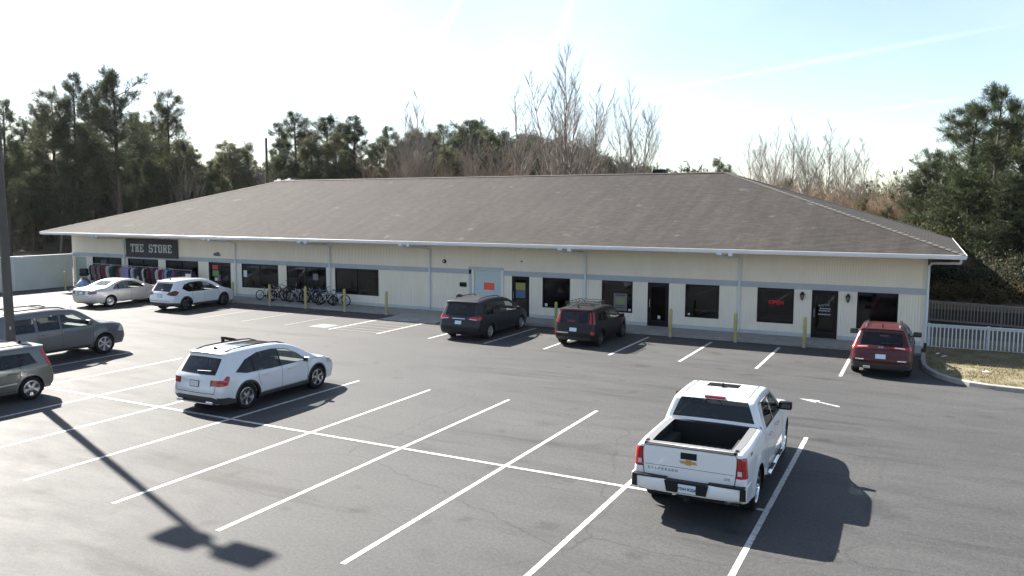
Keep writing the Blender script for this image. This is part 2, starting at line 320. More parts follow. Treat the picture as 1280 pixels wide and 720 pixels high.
walk = MB(); walk.span((-50.4, 33.1, -.1), (-0.02, 34.88, .10)); walk = walk.build('sidewalk', M_CONC); walk['kind'] = 'structure'
slab = MB(); slab.rbox((0, 0, 0), (1.49, 1.76, .06), .008); s0 = slab.build('slab', M_CONC, walk); s0.location = (-49.6, 33.99, .1)
for k in range(1, 33):
    c = s0.copy(); COL.objects.link(c); c.parent = walk; c.location = (-49.6 + 1.5 * k, 33.985 + rnd.uniform(-.004, .004), .1 + rnd.uniform(-.004, .004))
rp = MB(); rp.prism([(31.4, .006), (33.1, .13), (33.1, -.05), (31.4, -.05)], -23.55, -20.5, 'x'); rp = rp.build('kerb_ramp', M_CONC); rp['kind'] = 'structure'
kb = MB()
def offs(pts, d):
    out = []
    for i, p in enumerate(pts):
        a = Vector(pts[max(i - 1, 0)]); b = Vector(pts[min(i + 1, len(pts) - 1)]); t = (b - a).normalized(); out.append((p[0] - t.y * d, p[1] + t.x * d))
    return out
inn = offs(kerb_pts, .16)
V = []; F = []
for (a, b) in zip(kerb_pts, inn): V += [(a[0], a[1], -.05), (a[0] + .01, a[1], .12), (a[0] + (b[0] - a[0]) * .15, a[1] + (b[1] - a[1]) * .15, .14), (b[0], b[1], .14), (b[0], b[1], -.05)]
for i in range(len(kerb_pts) - 1):
    for k in range(4): F.append((i * 5 + k, (i + 1) * 5 + k, (i + 1) * 5 + k + 1, i * 5 + k + 1))
kbo = raw('kerb', V, F, M_KERB); kbo['kind'] = 'structure'
vg = raw('grass_verge', [(x, y, .12) for x, y in inn] + [(24, 37.5, .12), (.14, 37.5, .12)], [tuple(range(len(inn) + 2))], GRASSM); vg['kind'] = 'structure'
# dry grass blades on the verge
rs = np.random.RandomState(3); GV = []; GF = []
from math import cos, sin
nb = 26000; gx = rs.uniform(.15, 9.5, nb); gy = rs.uniform(27.7, 34.9, nb)
kx = np.array([p[0] for p in inn]); ky = np.array([p[1] for p in inn])
ok = gy > np.interp(gx, kx[2:], ky[2:]) + .05
clump = (np.sin(gx * 3.1 + np.sin(gy * 2.3)) * np.sin(gy * 2.7 + gx * .7) + rs.uniform(-.8, 1.2, nb)) > .1
gx, gy = gx[ok & clump], gy[ok & clump]; n = len(gx); a = rs.uniform(0, 6.28, n); h = rs.uniform(.03, .09, n); w = .012
P = np.stack([gx, gy, np.full(n, .12)], 1); D = np.stack([np.cos(a) * w, np.sin(a) * w, np.zeros(n)], 1); T = P + np.stack([rs.normal(0, .03, n), rs.normal(0, .03, n), h], 1)
VV = np.stack([P - D, P + D, T], 1).reshape(-1, 3); FF = np.arange(3 * n).reshape(-1, 3)
M_GR = leafmat('dry_grass_blades', (.13, .125, .05), (.25, .21, .12), .3, .8)
g = raw('grass', VV, FF, M_GR); tag(g, 'dry winter grass on the verge right of the red car', 'grass', kind='stuff')
for i, (x, y) in enumerate([(1.9, 29.9), (.75, 32.4), (.55, 32.9)]):
    l = MB(); l.add([(-.11, -.03, .02), (.02, -.05, .05), (.13, .01, .03), (.03, .05, .06), (-.09, .04, .03)], [(0, 1, 3, 4), (1, 2, 3)])
    tag(l.build('litter', M_WHITE, loc=(x, y, .14), rz=.4 * i), ['white scrap of litter on the sunlit grass verge', 'small pale scrap of litter in the shaded grass by the kerb, the nearer', 'small pale scrap of litter in the shaded grass by the kerb, the farther'][i], 'litter')

# ------------------------------------------------------------------ the building
WY = 34.9; WX0, WX1 = -52.6, 0.03; YB = 53.6
bld = empty('commercial_building', (-26, WY, 0), 0, 'long single storey cream shop building with a brown shingle hip roof', 'building')
def inb(mb, name, mats, parent=None, **k):
    o = mb.build(name, mats, parent or bld, **k)
    if parent is None: o.location = (26, -WY, 0)
    return o
HEAD = 2.12
ops = [(-52.25, -51.1, .12, 2.08, 'flush'), (-50.42, -47.45, .68, HEAD, 'win2'), (-46.8, -43.89, .68, HEAD, 'win2'), (-43.18, -40.24, .68, HEAD, 'win2'), (-39.31, -37.45, .13, HEAD, 'ddoor'),
       (-36.52, -33.61, .69, HEAD, 'win2'), (-32.95, -30.01, .70, HEAD, 'win2'), (-29.36, -26.36, .68, HEAD, 'win2'), (-20.38, -18.79, .13, 2.33, 'roll'), (-18.18, -17.22, .13, HEAD, 'door'),
       (-16.5, -15.05, .66, HEAD, 'win1'), (-13.43, -11.92, .66, HEAD, 'win1'), (-11.2, -10.21, .13, HEAD, 'door'), (-9.46, -7.96, .65, HEAD, 'win1'), (-6.34, -4.85, .64, HEAD, 'win1'),
       (-4.14, -3.13, .13, HEAD, 'door'), (-2.41, -0.91, .64, HEAD, 'win1')]
def grooved(mb, x0, x1, z0, z1, y=WY, g=.1, gw=.028, gd=.03):
    xs = []; k = math.ceil(x0 / g - 1e-6)
    pts = [(x0, 0)]
    while k * g < x1 - gw:
        xx = k * g
        if xx - gw > x0: pts += [(xx - gw / 2, 0), (xx - gw / 2 + .002, gd), (xx + gw / 2 - .002, gd), (xx + gw / 2, 0)]
        k += 1
    pts.append((x1, 0)); b = len(mb.V)
    V = []; F = []
    for (x, d) in pts: V += [(x, y + d, z0), (x, y + d, z1)]
    for i in range(len(pts) - 1): F.append((2 * i, 2 * i + 2, 2 * i + 3, 2 * i + 1))
    mb.add(V, F)
wall = MB(); grooved(wall, WX0, WX1, 2.33, 4.0)
edges = [WX0]
for o in ops: edges += [o[0], o[1]]
edges.append(WX1)
for i in range(0, len(edges), 2):
    if edges[i + 1] - edges[i] > .02: grooved(wall, edges[i], edges[i + 1], .28 if True else 0, 2.33)
for o in ops:
    if o[4] != 'roll': wall.add([(o[0], WY, o[3]), (o[1], WY, o[3]), (o[1], WY, 2.33), (o[0], WY, 2.33)], [(0, 1, 2, 3)])
    if o[2] > .3: grooved(wall, o[0], o[1], .28, o[2])
    x0, x1, z0, z1 = o[:4]
    wall.add([(x0, WY, z0), (x1, WY, z0), (x1, WY, z1), (x0, WY, z1), (x0, WY + .16, z0), (x1, WY + .16, z0), (x1, WY + .16, z1), (x0, WY + .16, z1)], [(0, 1, 5, 4), (1, 2, 6, 5), (2, 3, 7, 6), (3, 0, 4, 7)])
wall.span((WX0, WY, 0), (WX0 + .01, YB, 4.0)); wall.span((WX1 - .02, WY + .005, 0), (WX1, YB, 4.0)); wall.span((WX0, YB, 0), (WX1, YB + .02, 4.0))
inb(wall, 'wall', M_CREAM, fix=False)
pl = MB()
for i in range(0, len(edges), 2):
    if edges[i + 1] - edges[i] > .02: pl.span((edges[i], WY - .012, .0), (edges[i + 1], WY + .02, .28))
for o in ops:
    if o[2] > .3: pl.span((o[0], WY - .012, .0), (o[1], WY + .02, .28))
    else: pl.span((o[0], WY + .0, .0), (o[1], WY + .15, o[2]))
inb(pl, 'foundation', varied('painted_foundation', (.45, .49, .51), (.54, .57, .58), 2, .7))
st = MB()
for a, b in ((WX0 - .01, -20.52), (-18.65, WX1 + .02)): st.span((a, WY - .03, 2.125), (b, WY, 2.365))
inb(st, 'trim_band', M_BLUE)
cb = MB(); cb.span((WX1 - .09, WY - .02, .0), (WX1 + .025, WY - .002, 2.12)); cb.span((WX1 - .09, WY - .02, 2.37), (WX1 + .025, WY - .002, 3.7)); inb(cb, 'corner_board', M_CREAMT)
jt = MB()
for x in (-20.52, -18.65): jt.span((x - .12 if x < -20 else x, WY - .03, .13), (x if x < -20 else x + .0 + .0 + .01, WY, 2.5))
jt.span((-20.64, WY - .032, 2.36), (-18.64, WY - .001, 2.50)); inb(jt, 'shutter_frame', mat('pale_blue_trim', (.42, .50, .60), .6))
# interior: dark floor, back partition, simple shelving
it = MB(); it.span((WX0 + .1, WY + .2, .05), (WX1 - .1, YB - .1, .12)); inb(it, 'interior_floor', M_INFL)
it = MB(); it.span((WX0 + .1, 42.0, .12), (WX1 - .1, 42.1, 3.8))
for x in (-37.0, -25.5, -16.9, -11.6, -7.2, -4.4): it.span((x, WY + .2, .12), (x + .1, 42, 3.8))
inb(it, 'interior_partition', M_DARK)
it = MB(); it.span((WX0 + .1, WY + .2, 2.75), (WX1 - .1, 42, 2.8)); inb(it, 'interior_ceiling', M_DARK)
shelf_m = [mat('shelf_goods_%s' % n, c, .7) for n, c in (('red', (.25, .05, .05)), ('tan', (.3, .24, .17)), ('blue', (.07, .1, .2)), ('pale', (.4, .4, .38)))]
sh = MB()
for k in range(60):
    x = rnd.uniform(-50, -26); y = rnd.uniform(36.2, 39); sh.m = rnd.randrange(4); h = rnd.uniform(.6, 1.5)
    sh.box((x, y, .12 + h / 2), (rnd.uniform(.3, 1.0), .4, h), rnd.uniform(-.3, .3))
so = sh.build('shop_goods', shelf_m, bld); so.location = (26, -WY, 0); so['kind'] = 'stuff'

def window(x0, x1, z0, z1, n):
    f = MB(); t = .055; y0, y1 = WY - .012, WY + .07
    f.span((x0, y0, z0), (x1, y1, z0 + t)); f.span((x0, y0, z1 - t), (x1, y1, z1)); f.span((x0, y0, z0 + t), (x0 + t, y1, z1 - t)); f.span((x1 - t, y0, z0 + t), (x1, y1, z1 - t))
    if n == 2: xm = (x0 + x1) / 2; f.span((xm - .035, y0 + .004, z0 + t), (xm + .035, y1 - .004, z1 - t))
    w = inb(f, 'window', M_FRAME)
    for k in range(n):
        a = x0 + t + (x1 - x0 - 2 * t) * k / n; b = x0 + t + (x1 - x0 - 2 * t) * (k + 1) / n
        p = MB(); dy = rnd.uniform(-.006, .006)
        p.add([(a, WY + .035 + dy, z0 + .03), (b, WY + .035 - dy, z0 + .03), (b, WY + .03 - dy, z1 - .03), (a, WY + .035 + dy, z1 - .03)], [(0, 1, 2, 3)]); p.build('pane', M_PANE, w, fix=False)
    return w
def door(x0, x1, z0, z1, n):
    f = MB(); t = .06; y0, y1 = WY - .012, WY + .08
    f.span((x0, y0, z1 - t), (x1, y1, z1)); f.span((x0, y0, z0), (x0 + t, y1, z1 - t)); f.span((x1 - t, y0, z0), (x1, y1, z1 - t)); f.span((x0 + t, y0 + .02, z0), (x1 - t, y1, z0 + .04))
    d = inb(f, 'door', M_FRAME)
    W = (x1 - x0 - 2 * t) / n
    for k in range(n):
        a = x0 + t + W * k + .006; b = a + W - .012; l = MB(); s = .09; ya, yb = WY + .005, WY + .05
        l.span((a, ya, z0 + .05), (b, yb, z0 + .27)); l.span((a, ya, z1 - t - .12), (b, yb, z1 - t - .005)); l.span((a, ya, z0 + .27), (a + s, yb, z1 - t - .12)); l.span((b - s, ya, z0 + .27), (b, yb, z1 - t - .12))
        l.build('door_leaf', M_FRAME, d)
        p = MB(); p.add([(a + s, WY + .03, z0 + .27), (b - s, WY + .03, z0 + .27), (b - s, WY + .03, z1 - t - .12), (a + s, WY + .03, z1 - t - .12)], [(0, 1, 2, 3)]); p.build('pane', M_PANE, d, fix=False)
        hx = b - .05 if k == 0 and n == 2 else a + .045
        h = MB(); h.path([(hx, WY + .0, 1.0), (hx, WY - .05, 1.02), (hx, WY - .05, 1.33), (hx, WY, 1.35)], .012, 6); h.build('handle', M_ALLOY, d, smooth=True)
    return d
for (x0, x1, z0, z1, kd) in ops:
    if kd == 'win2': window(x0, x1, z0, z1, 2)
    elif kd == 'win1': window(x0, x1, z0, z1, 1)
    elif kd == 'door': door(x0, x1, z0, z1, 1)
    elif kd == 'ddoor': door(x0, x1, z0, z1, 2)
    elif kd == 'flush':
        f = MB(); f.span((x0, WY - .01, z0), (x0 + .07, WY + .05, z1)); f.span((x1 - .07, WY - .01, z0), (x1, WY + .05, z1)); f.span((x0 + .07, WY - .01, z1 - .07), (x1 - .07, WY + .05, z1)); f.span((x0 + .07, WY + .012, z0), (x1 - .07, WY + .045, z1 - .07))
        d = inb(f, 'door', mat('pale_green_door', (.42, .47, .42), .5)); d['label'] = 'pale flush door at the left end of the front wall'
    else:
        f = MB(); n = 26
        for k in range(n):
            a = z0 + (z1 - z0) * k / n; b = z0 + (z1 - z0) * (k + 1) / n
            f.add([(x0, WY + .09, a), (x1, WY + .09, a), (x1, WY + .075, a + (b - a) * .25), (x0, WY + .075, a + (b - a) * .25), (x1, WY + .075, a + (b - a) * .75), (x0, WY + .075, a + (b - a) * .75), (x1, WY + .09, b), (x0, WY + .09, b)], [(0, 1, 2, 3), (3, 2, 4, 5), (5, 4, 6, 7)])
        inb(f, 'roll_up_door', mat('pale_blue_shutter', (.50, .60, .64), .5, .0), fix=False)
# soffit, fascia, gutter, roof
EX0, EX1, EY0, EY1, EZ = -52.8, 1.17, 33.0, 55.0, 3.66
RY, RZ = 44.0, 7.42; RX0, RX1 = EX0 + 11, EX1 - 11
sf = MB(); sf.span((EX0 + .06, EY0 + .06, 3.655), (EX1 - .06, EY1 - .06, 3.675)); inb(sf, 'soffit', varied('soffit_paint', (.60, .56, .46), (.68, .63, .52), 1))
ev = [(EX0, EY0), (EX1, EY0), (EX1, EY1), (EX0, EY1)]
def gprof(): return [(0, .0), (-.10, .02), (-.115, .07), (-.125, .13), (-.115, .135), (-.11, .13), (-.02, .13)]
gt = MB()
corn = [((EX0, EY0), (EX1, EY0), (0, 1)), ((EX1, EY0), (EX1, EY1), (-1, 0)), ((EX1, EY1), (EX0, EY1), (0, -1)), ((EX0, EY1), (EX0, EY0), (1, 0))]
diag = {(EX0, EY0): (-1, -1), (EX1, EY0): (1, -1), (EX1, EY1): (1, 1), (EX0, EY1): (-1, 1)}
for a, b, _n in corn:
    for part, ms in (((0, -.0), 0),):
        V = []
        for c in (a, b):
            dg = diag[c]
            for (o, z) in [(0, 3.64), (.10, 3.645), (.12, 3.70), (.135, 3.80), (.125, 3.806), (.118, 3.80), (.0, 3.795)]: V.append((c[0] + dg[0] * o, c[1] + dg[1] * o, z))
        gt.add(V, [(k, k + 1, k + 8, k + 7) for k in range(6)])
inb(gt, 'gutter', M_GUT)
# shingle courses as stepped strips with UVs in metres
def slope(pts_fn, rows, name, parent, uoff):
    V = []; F = []; UV = []
    for i in range(rows):
        f0, f1 = i / rows, (i + 1) / rows
        a, b = pts_fn(f0); c, d = pts_fn(f1)
        a, b, c, d = map(Vector, (a, b, c, d)); up = Vector((0, 0, .007)); s = len(V); Ls = (pts_fn(0)[0], pts_fn(1)[0])
        V += [a + up, b + up, d, c, a, b]; F += [(s, s + 1, s + 2, s + 3), (s + 4, s + 5, s + 1, s)]
        def uv(p, f): q = uoff(p); return (q, f * rows * .145)
        UV += [uv(a, f0), uv(b, f0), uv(d, f1), uv(c, f1), uv(a, f0), uv(b, f0), uv(b, f0), uv(a, f0)]
    o = raw(name, V, F, M_SHIN, parent); ul = o.data.uv_layers.new(name='UVMap'); ul.data.foreach_set('uv', np.array(UV, dtype=np.float32).ravel()); return o
lerp = lambda a, b, t: tuple(a[i] + (b[i] - a[i]) * t for i in range(3))
Ez = 3.80; O = .09
e = [(EX0 - O, EY0 - O, Ez), (EX1 + O, EY0 - O, Ez), (EX1 + O, EY1 + O, Ez), (EX0 - O, EY1 + O, Ez)]; r0, r1 = (RX0, RY, RZ), (RX1, RY, RZ)
roof = slope(lambda t: (lerp(e[0], r0, t), lerp(e[1], r1, t)), 80, 'roof', bld, lambda p: p[0] + 60); roof.location = (26, -WY, 0)
slope(lambda t: (lerp(e[1], r1, t), lerp(e[2], r1, t)), 80, 'roof_slope', roof, lambda p: p[1] + 7)
slope(lambda t: (lerp(e[3], r0, t), lerp(e[0], r0, t)), 80, 'roof_slope', roof, lambda p: p[1] + 70)
slope(lambda t: (lerp(e[2], r1, t), lerp(e[3], r0, t)), 80, 'roof_slope', roof, lambda p: p[0] + 160)
def cap(name, p, q, m=M_CAP):
    p, q = Vector(p), Vector(q); d = (q - p); n = int(d.length / .3); mb = MB(); dn = d.normalized(); s = Vector((-dn.y, dn.x, 0)).normalized() * .15
    for i in range(n):
        a = p + d * (i / n) + Vector((0, 0, .05)); b = p + d * ((i + 1.1) / n) + Vector((0, 0, .03)); dz = Vector((0, 0, -.045))
        mb.add([a - s + dz, a, a + s + dz, b - s + dz, b, b + s + dz, ], [(0, 1, 4, 3), (1, 2, 5, 4)])
    return mb.build(name, m, roof, fix=False)
cap('ridge_cap', r0, r1, mat('dark_ridge_vent', (.03, .028, .026), .8)); M_HIP = varied('hip_shingle', (.04, .036, .033), (.065, .06, .054), 4, .85)
for k, r_ in ((0, r0), (1, r1), (2, r1), (3, r0)): cap('hip_cap', e[k], r_, M_HIP)
bv = MB(); bv.rbox((-13.9, 45.2, 7.45), (.75, .6, .55), .03); bv.build('roof_vent', M_BLACK, roof)
for x, y, z in ((-43.6, 45.6, 7.15), (-42.75, 45.8, 7.2)):
    v = MB(); v.rbox((x, y, z), (.55, .5, .75), .05); v.tube((x, y, z + .3), (x, y, z + .5), .12, n=10); v.build('roof_vent', M_WHITE, roof)
# downspouts
M_DSP = mat('downspout_paint', (.62, .68, .74), .45)
for x in (-47.07, -36.98, -29.69, -23.01, -14.25, -7.10):
    d = MB(); d.box((x + .45 - .45, 32.93, 3.60), (.16, .13, .12)); d.build
    d.path([(x - .45, 32.95, 3.60), (x - .42, 33.15, 3.50), (x - .05, 34.6, 3.42), (x, 34.82, 3.30), (x, 34.835, 2.2), (x, 34.835, .32), (x, 34.72, .20)], .05, 8)
    d.box((x - .45, 32.94, 3.62), (.20, .16, .10)); inb(d, 'downspout', M_DSP, smooth=True)
d = MB(); d.path([(1.12, 33.0, 3.62), (1.10, 33.1, 3.50), (.20, 34.75, 3.38), (.10, 34.86, 3.25), (.10, 34.86, .25)], .05, 8); inb(d, 'downspout', M_DSP, smooth=True)
# lintel number plate etc. small wall fittings
def fitting(name, mb, m, label, cat, **k): return tag(mb.build(name, m, **k), label, cat)
for i, x in enumerate((-4.51, -2.75)):
    t = empty('wall_lantern', (x, WY, 1.80), 0, ['black carriage lantern left of the dark door with white lettering', 'black carriage lantern right of the dark door with white lettering'][i], 'lantern', 'lanterns beside the door')
    a = MB(); a.box((0, -.015, .12), (.09, .03, .2)); a.path([(0, -.02, .17), (0, -.12, .22), (0, -.14, .18)], .012, 6); a.build('bracket', M_BLACK, t)
    a = MB(); a.lathe([(.005, .22), (.05, .18), (.10, .13), (.10, .115), (.085, .11)], 6, Matrix.Translation((0, -.14, 0)).to_3x3()); a.V = [(v[0], v[1] - .14, v[2]) for v in a.V]; a.build('cap', M_BLACK, t)
    a = MB()
    for k in range(6):
        q = k * math.pi / 3; a.tube((.085 * cos(q), -.14 + .085 * sin(q), .11), (.055 * cos(q), -.14 + .055 * sin(q), -.06), .007, n=4)
    a.lathe([(.06, -.06), (.03, -.10), (.004, -.14)], 6); a.V = [(v[0], v[1] - (.14 if k_ >= len(a.V) - 18 else 0), v[2]) for k_, v in enumerate(a.V)]; a.build('cage', M_BLACK, t)
    a = MB(); a.lathe([(.004, -.06), (.05, -.055), (.075, .105), (.004, .11)], 6); a.V = [(v[0], v[1] - .14, v[2]) for v in a.V]; a.build('lantern_glass', mat('lantern_glass_grey', (.16, .17, .17), .2), t)
w1 = MB(); w1.lathe([(.001, -.07), (.06, -.068), (.10, -.05), (.11, 0)], 14, Matrix.Rotation(math.pi / 2, 3, 'X').inverted()); w1.m = 1; w1.lathe([(.001, -.075), (.04, -.072)], 10, Matrix.Rotation(math.pi / 2, 3, 'X').inverted())
for v in [0]: pass
w1.V = [(x, -abs(y), z) for x, y, z in w1.V]; fitting('wall_light', w1, [M_BLACK, M_WHITE], 'round black wall light high on the wall left of the roll-up door', 'wall light', loc=(-22.12, WY, 2.72))
w1 = MB(); w1.box((0, -.03, 0), (.36, .08, .22)); w1.box((0, -.10, .03), (.30, .10, .04)); fitting('vent_hood', w1, M_BLACK, 'small black vent box on the wall left of the roll-up door', 'vent', loc=(-20.99, WY, 1.57))
w1 = MB(); w1.box((0, -.05, -.06), (.42, .10, .10)); w1.box((0, -.05, .06), (.22, .12, .12)); w1.tube((-.12, -.08, .02), (-.2, -.16, -.02), .05, .07); w1.tube((.12, -.08, .02), (.2, -.16, -.02), .05, .07); fitting('flood_light', w1, mat('grey_metal', (.15, .16, .17), .5), 'twin grey floodlight above the glass double door', 'floodlight', loc=(-38.48, WY, 2.62))
w1 = MB(); w1.lathe([(.001, -.03), (.035, -.03), (.04, 0)], 10, Matrix.Rotation(math.pi / 2, 3, 'X')); w1.V = [(x, -abs(y), z) for x, y, z in w1.V]; fitting('wall_hook', w1, M_BLACK, 'tiny dark knob high on the wall above the glass door right of the shutter', 'knob', loc=(-17.65, WY, 2.86))
# gas meter behind the minivan
t = empty('gas_meter', (-21.0, WY, .1), 0, 'gas meter with a round black dial behind the grey minivan', 'meter')
a = MB(); a.rbox((0, -.22, .52), (.34, .2, .36), .04); a.build('meter_body', mat('beige_metal', (.52, .44, .36), .5), t)
a = MB(); a.tube((-.05, -.36, .82), (-.05, -.24, .82), .17, n=18); a.build('dial', M_BLACK, t); a = MB(); a.tube((-.05, -.375, .82), (-.05, -.36, .82), .035, n=10); a.build('dial_cap', M_WHITE, t)
a = MB(); a.path([(.22, -.08, 0), (.22, -.1, .85), (.1, -.2, .9), (.1, -.22, .7)], .025, 8); a.path([(-.2, -.1, 0), (-.2, -.12, .5)], .03, 8); a.build('pipe', mat('beige_pipe', (.5, .42, .34), .5), t)
# ------------------------------------------------------------------ notices in windows
def poster(name, x0, x1, z0, z1, m, label, cat='poster', y=WY + .022, bands=()):
    t = MB(); t.span((x0, y - .003, z0), (x1, y, z1)); M = [m]; t.m = 0
    for (a, b, c, d, mm) in bands:
        if mm not in M: M.append(mm)
        t.m = M.index(mm); w, h = x1 - x0, z1 - z0; t.add([(x0 + a * w, y - .005, z0 + c * h), (x0 + b * w, y - .005, z0 + c * h), (x0 + b * w, y - .005, z0 + d * h), (x0 + a * w, y - .005, z0 + d * h)], [(0, 1, 2, 3)])
    V0 = t.V; cx, cz = (x0 + x1) / 2, z0; t.V = [(v[0] - cx, v[1] - y, v[2] - cz) for v in V0]
    return tag(t.build(name, M, loc=(cx, y, cz)), label, cat)
m_or = mat('orange_paper', (.80, .10, .05), .6); m_ye = mat('dull_yellow', (.28, .26, .06), .6); m_bl = mat('dull_blue', (.07, .12, .26), .6); m_rd = mat('red_paper', (.50, .04, .08), .6); m_gn = mat('green_paper', (.12, .28, .09), .6)
m_wp = mat('white_paper', (.6, .66, .7), .6); m_gy = mat('grey_poster', (.17, .17, .18), .6); m_ol = mat('olive_print', (.22, .25, .08), .6); m_dg = mat('dark_print', (.06, .06, .07), .6)
poster('notice', -19.82, -19.22, 1.36, 1.72, m_or, 'bright orange paper notice taped to the pale blue roll-up door', y=WY + .07)
poster('notice', -19.12, -18.98, 1.45, 1.60, mat('pale_teal_paper', (.3, .6, .55), .6), 'small teal paper beside the orange notice on the roll-up door', y=WY + .07)
poster('poster', -17.98, -17.45, 1.44, 1.80, m_ye, 'dull yellow poster in the door right of the roll-up door', y=WY + .024)
poster('poster', -17.98, -17.45, 1.05, 1.43, m_bl, 'blue poster in the door right of the roll-up door, under the yellow one', y=WY + .024)
poster('poster', -12.84, -12.2, .74, 1.53, m_gy, 'grey poster with a green design in the window behind the black hatchback', bands=((.1, .9, .86, .94, m_dg), (.2, .8, .42, .76, m_ol), (.1, .9, .26, .32, m_dg), (.1, .9, .14, .2, m_dg)))
poster('sticker', -12.12, -12.0, .74, .84, m_wp, 'small white sticker in the lower right corner of the poster window', 'sticker')
poster('sticker', -10.72, -10.6, .48, .62, m_wp, 'white sticker low on the dark door right of the poster window', 'sticker', y=WY + .024)
poster('sticker', -9.34, -9.24, .74, .82, m_wp, 'tiny white sticker in the lower left corner of the window left of the neon sign', 'sticker')
poster('sticker', -16.38, -16.24, .72, .86, m_wp, 'small pale sticker in the lower left of the window behind the lone bollard', 'sticker')
poster('notice', -36.40, -36.13, 1.32, 1.72, m_wp, 'white paper notice in the window right of the glass double door')
poster('notice', -39.02, -38.55, 1.68, 1.95, m_rd, 'red paper notice at the top of the glass double door', y=WY + .024)
poster('notice', -39.02, -38.42, 1.25, 1.62, m_gn, 'green paper notice in the glass double door under the red one', y=WY + .024)
poster('notice', -38.84, -38.6, .98, 1.18, m_wp, 'white paper notice in the glass double door, lowest of three', y=WY + .024)
poster('notice', -31.0, -30.62, 1.35, 1.72, mat('grey_paper', (.2, .2, .2), .7), 'square grey paper in the window behind the bicycles')
poster('poster', -49.6, -49.1, 1.0, 1.9, m_dg, 'dark poster in the leftmost shop window behind the clothes', bands=((.2, .8, .4, .8, m_bl),))
# white lettering on the dark door: script logo, two lines, one line
t = MB(); rr = random.Random(4); x = -3.9
zc = 1.47
pts = [(-3.88 + .035 * k, WY - .0, zc + .06 * math.sin(k * 2.2) + .02 * k * .3) for k in range(13)]
t.path(pts, .012, 4)
for zz, a, b in ((1.34, -3.82, -3.46), (1.25, -3.85, -3.43), (1.10, -3.88, -3.40)):
    q = a
    while q < b:
        w = rr.uniform(.03, .07); t.span((q, WY + .012, zz), (q + w, WY + .016, zz + .045)); q += w + .018
t.V = [(v[0] + 3.64, min(v[1], WY + .016) - WY, v[2] - 1.05) for v in t.V]
tag(t.build('door_lettering', mat('white_vinyl', (.42, .42, .52), .6), loc=(-3.64, WY + .012, 1.05)), 'white vinyl logo and lettering on the dark door between the lanterns', 'lettering')
# OPEN neon
me = text_mesh('OPEN', .24, .008, .004); M_NEON = mat('neon_red', (.5, .02, .02), .4, emit=(1, .05, .06), estr=.55); me.materials.append(M_NEON)
ns = empty('neon_sign', (-5.585, WY + .10, 1.5), 0, 'red neon sign reading OPEN in the window left of the left lantern', 'neon sign')
o = raw('back_panel', [(-.36, .02, -.14), (.36, .02, -.14), (.36, .02, .14), (-.36, .02, .14)], [(0, 1, 2, 3)], M_BLACK, ns)
o = link_mesh('lettering', me, ns, (0, 0, 0)); o.rotation_euler = (math.pi / 2, 0, 0)
# ------------------------------------------------------------------ banner THE STORE
bn = empty('shop_sign', (-44.41, WY - .06, 2.20), 0, 'black banner with ragged edges reading THE STORE above the shop windows', 'sign')
W2 = 2.48; n = 34; V = []; F = []
rr = random.Random(9)
top = []; bot = []
for i in range(n * 2 + 1):
    x = -W2 + 2 * W2 * i / (n * 2); j = .055 if i % 2 else 0.0
    top.append((x, 1.26 - j + rr.uniform(-.01, .01))); bot.append((x, 0.0 + j + rr.uniform(-.01, .01)))
for (x, z) in top: V.append((x, rr.uniform(-.01, .01), z))
for (x, z) in bot: V.append((x, rr.uniform(-.01, .01), z))
m = len(top)
F = [(i, i + 1, m + i + 1, m + i) for i in range(m - 1)]
V += [(v[0], v[1] + .025, v[2]) for v in V]; F += [(m * 2 + f[3], m * 2 + f[2], m * 2 + f[1], m * 2 + f[0]) for f in F[:m - 1]] + [(i + 1, i, 2 * m + i, 2 * m + i + 1) for i in range(m - 1)] + [(m + i, m + i + 1, 3 * m + i + 1, 3 * m + i) for i in range(m - 1)]
raw('banner_cloth', V, F, varied('black_banner', (.022, .024, .028), (.035, .037, .042), 4, .7), bn)
gl = {  # slab letters on a 5 x 7 field: boxes x0,x1,z0,z1
 'T': [(2, 3, .0, 7), (0, 5, 6, 7), (0, .9, 4.8, 6), (4.1, 5, 4.8, 6), (1.3, 3.7, 0, .9)],
 'H': [(.7, 1.8, 0, 7), (3.2, 4.3, 0, 7), (1.8, 3.2, 3, 4), (.1, 2.3, 0, .9), (.1, 2.3, 6.1, 7), (2.7, 4.9, 0, .9), (2.7, 4.9, 6.1, 7)],
 'E': [(.7, 1.8, 0, 7), (.1, 4.8, 6.1, 7), (.1, 4.8, 0, .9), (1.8, 3.4, 3, 4), (4, 4.8, 4.8, 6.1), (4, 4.8, .9, 2.2)],
 'S': [(.6, 4.6, 6.1, 7), (.2, 1.3, 3.9, 6.1), (.6, 4.4, 3, 4), (3.7, 4.8, .9, 3.1), (.4, 4.4, 0, .9), (3.9, 4.8, 5, 6.1), (.2, 1.1, .9, 2)],
 'O': [(.9, 4.1, 6.1, 7), (.9, 4.1, 0, .9), (.2, 1.4, .7, 6.3), (3.6, 4.8, .7, 6.3)],
 'R': [(.7, 1.8, 0, 7), (.1, 4.1, 6.1, 7), (1.8, 4.1, 3, 4), (3.6, 4.7, 3.7, 6.4), (.1, 2.4, 0, .9), (3.2, 4.2, 1.2, 3), (3.7, 4.9, 0, 1.3)]}
M_LET = varied('pale_letter', (.50, .54, .56), (.66, .70, .72), 5, .7)
S = .074; cell = 5.95 * S; txt = 'THE STORE'; x = -len(txt) * cell / 2 + .02
for i, ch in enumerate(txt):
    if ch != ' ':
        b = MB()
        for k, (a, c, d, e_) in enumerate(gl[ch]): b.span((x + a * S, -.035 - .0012 * k, .37 + d * S), (x + c * S, -.012, .37 + e_ * S))
        o = b.build('letter', M_LET, bn); o['label'] = 'letter ' + ch
    x += cell
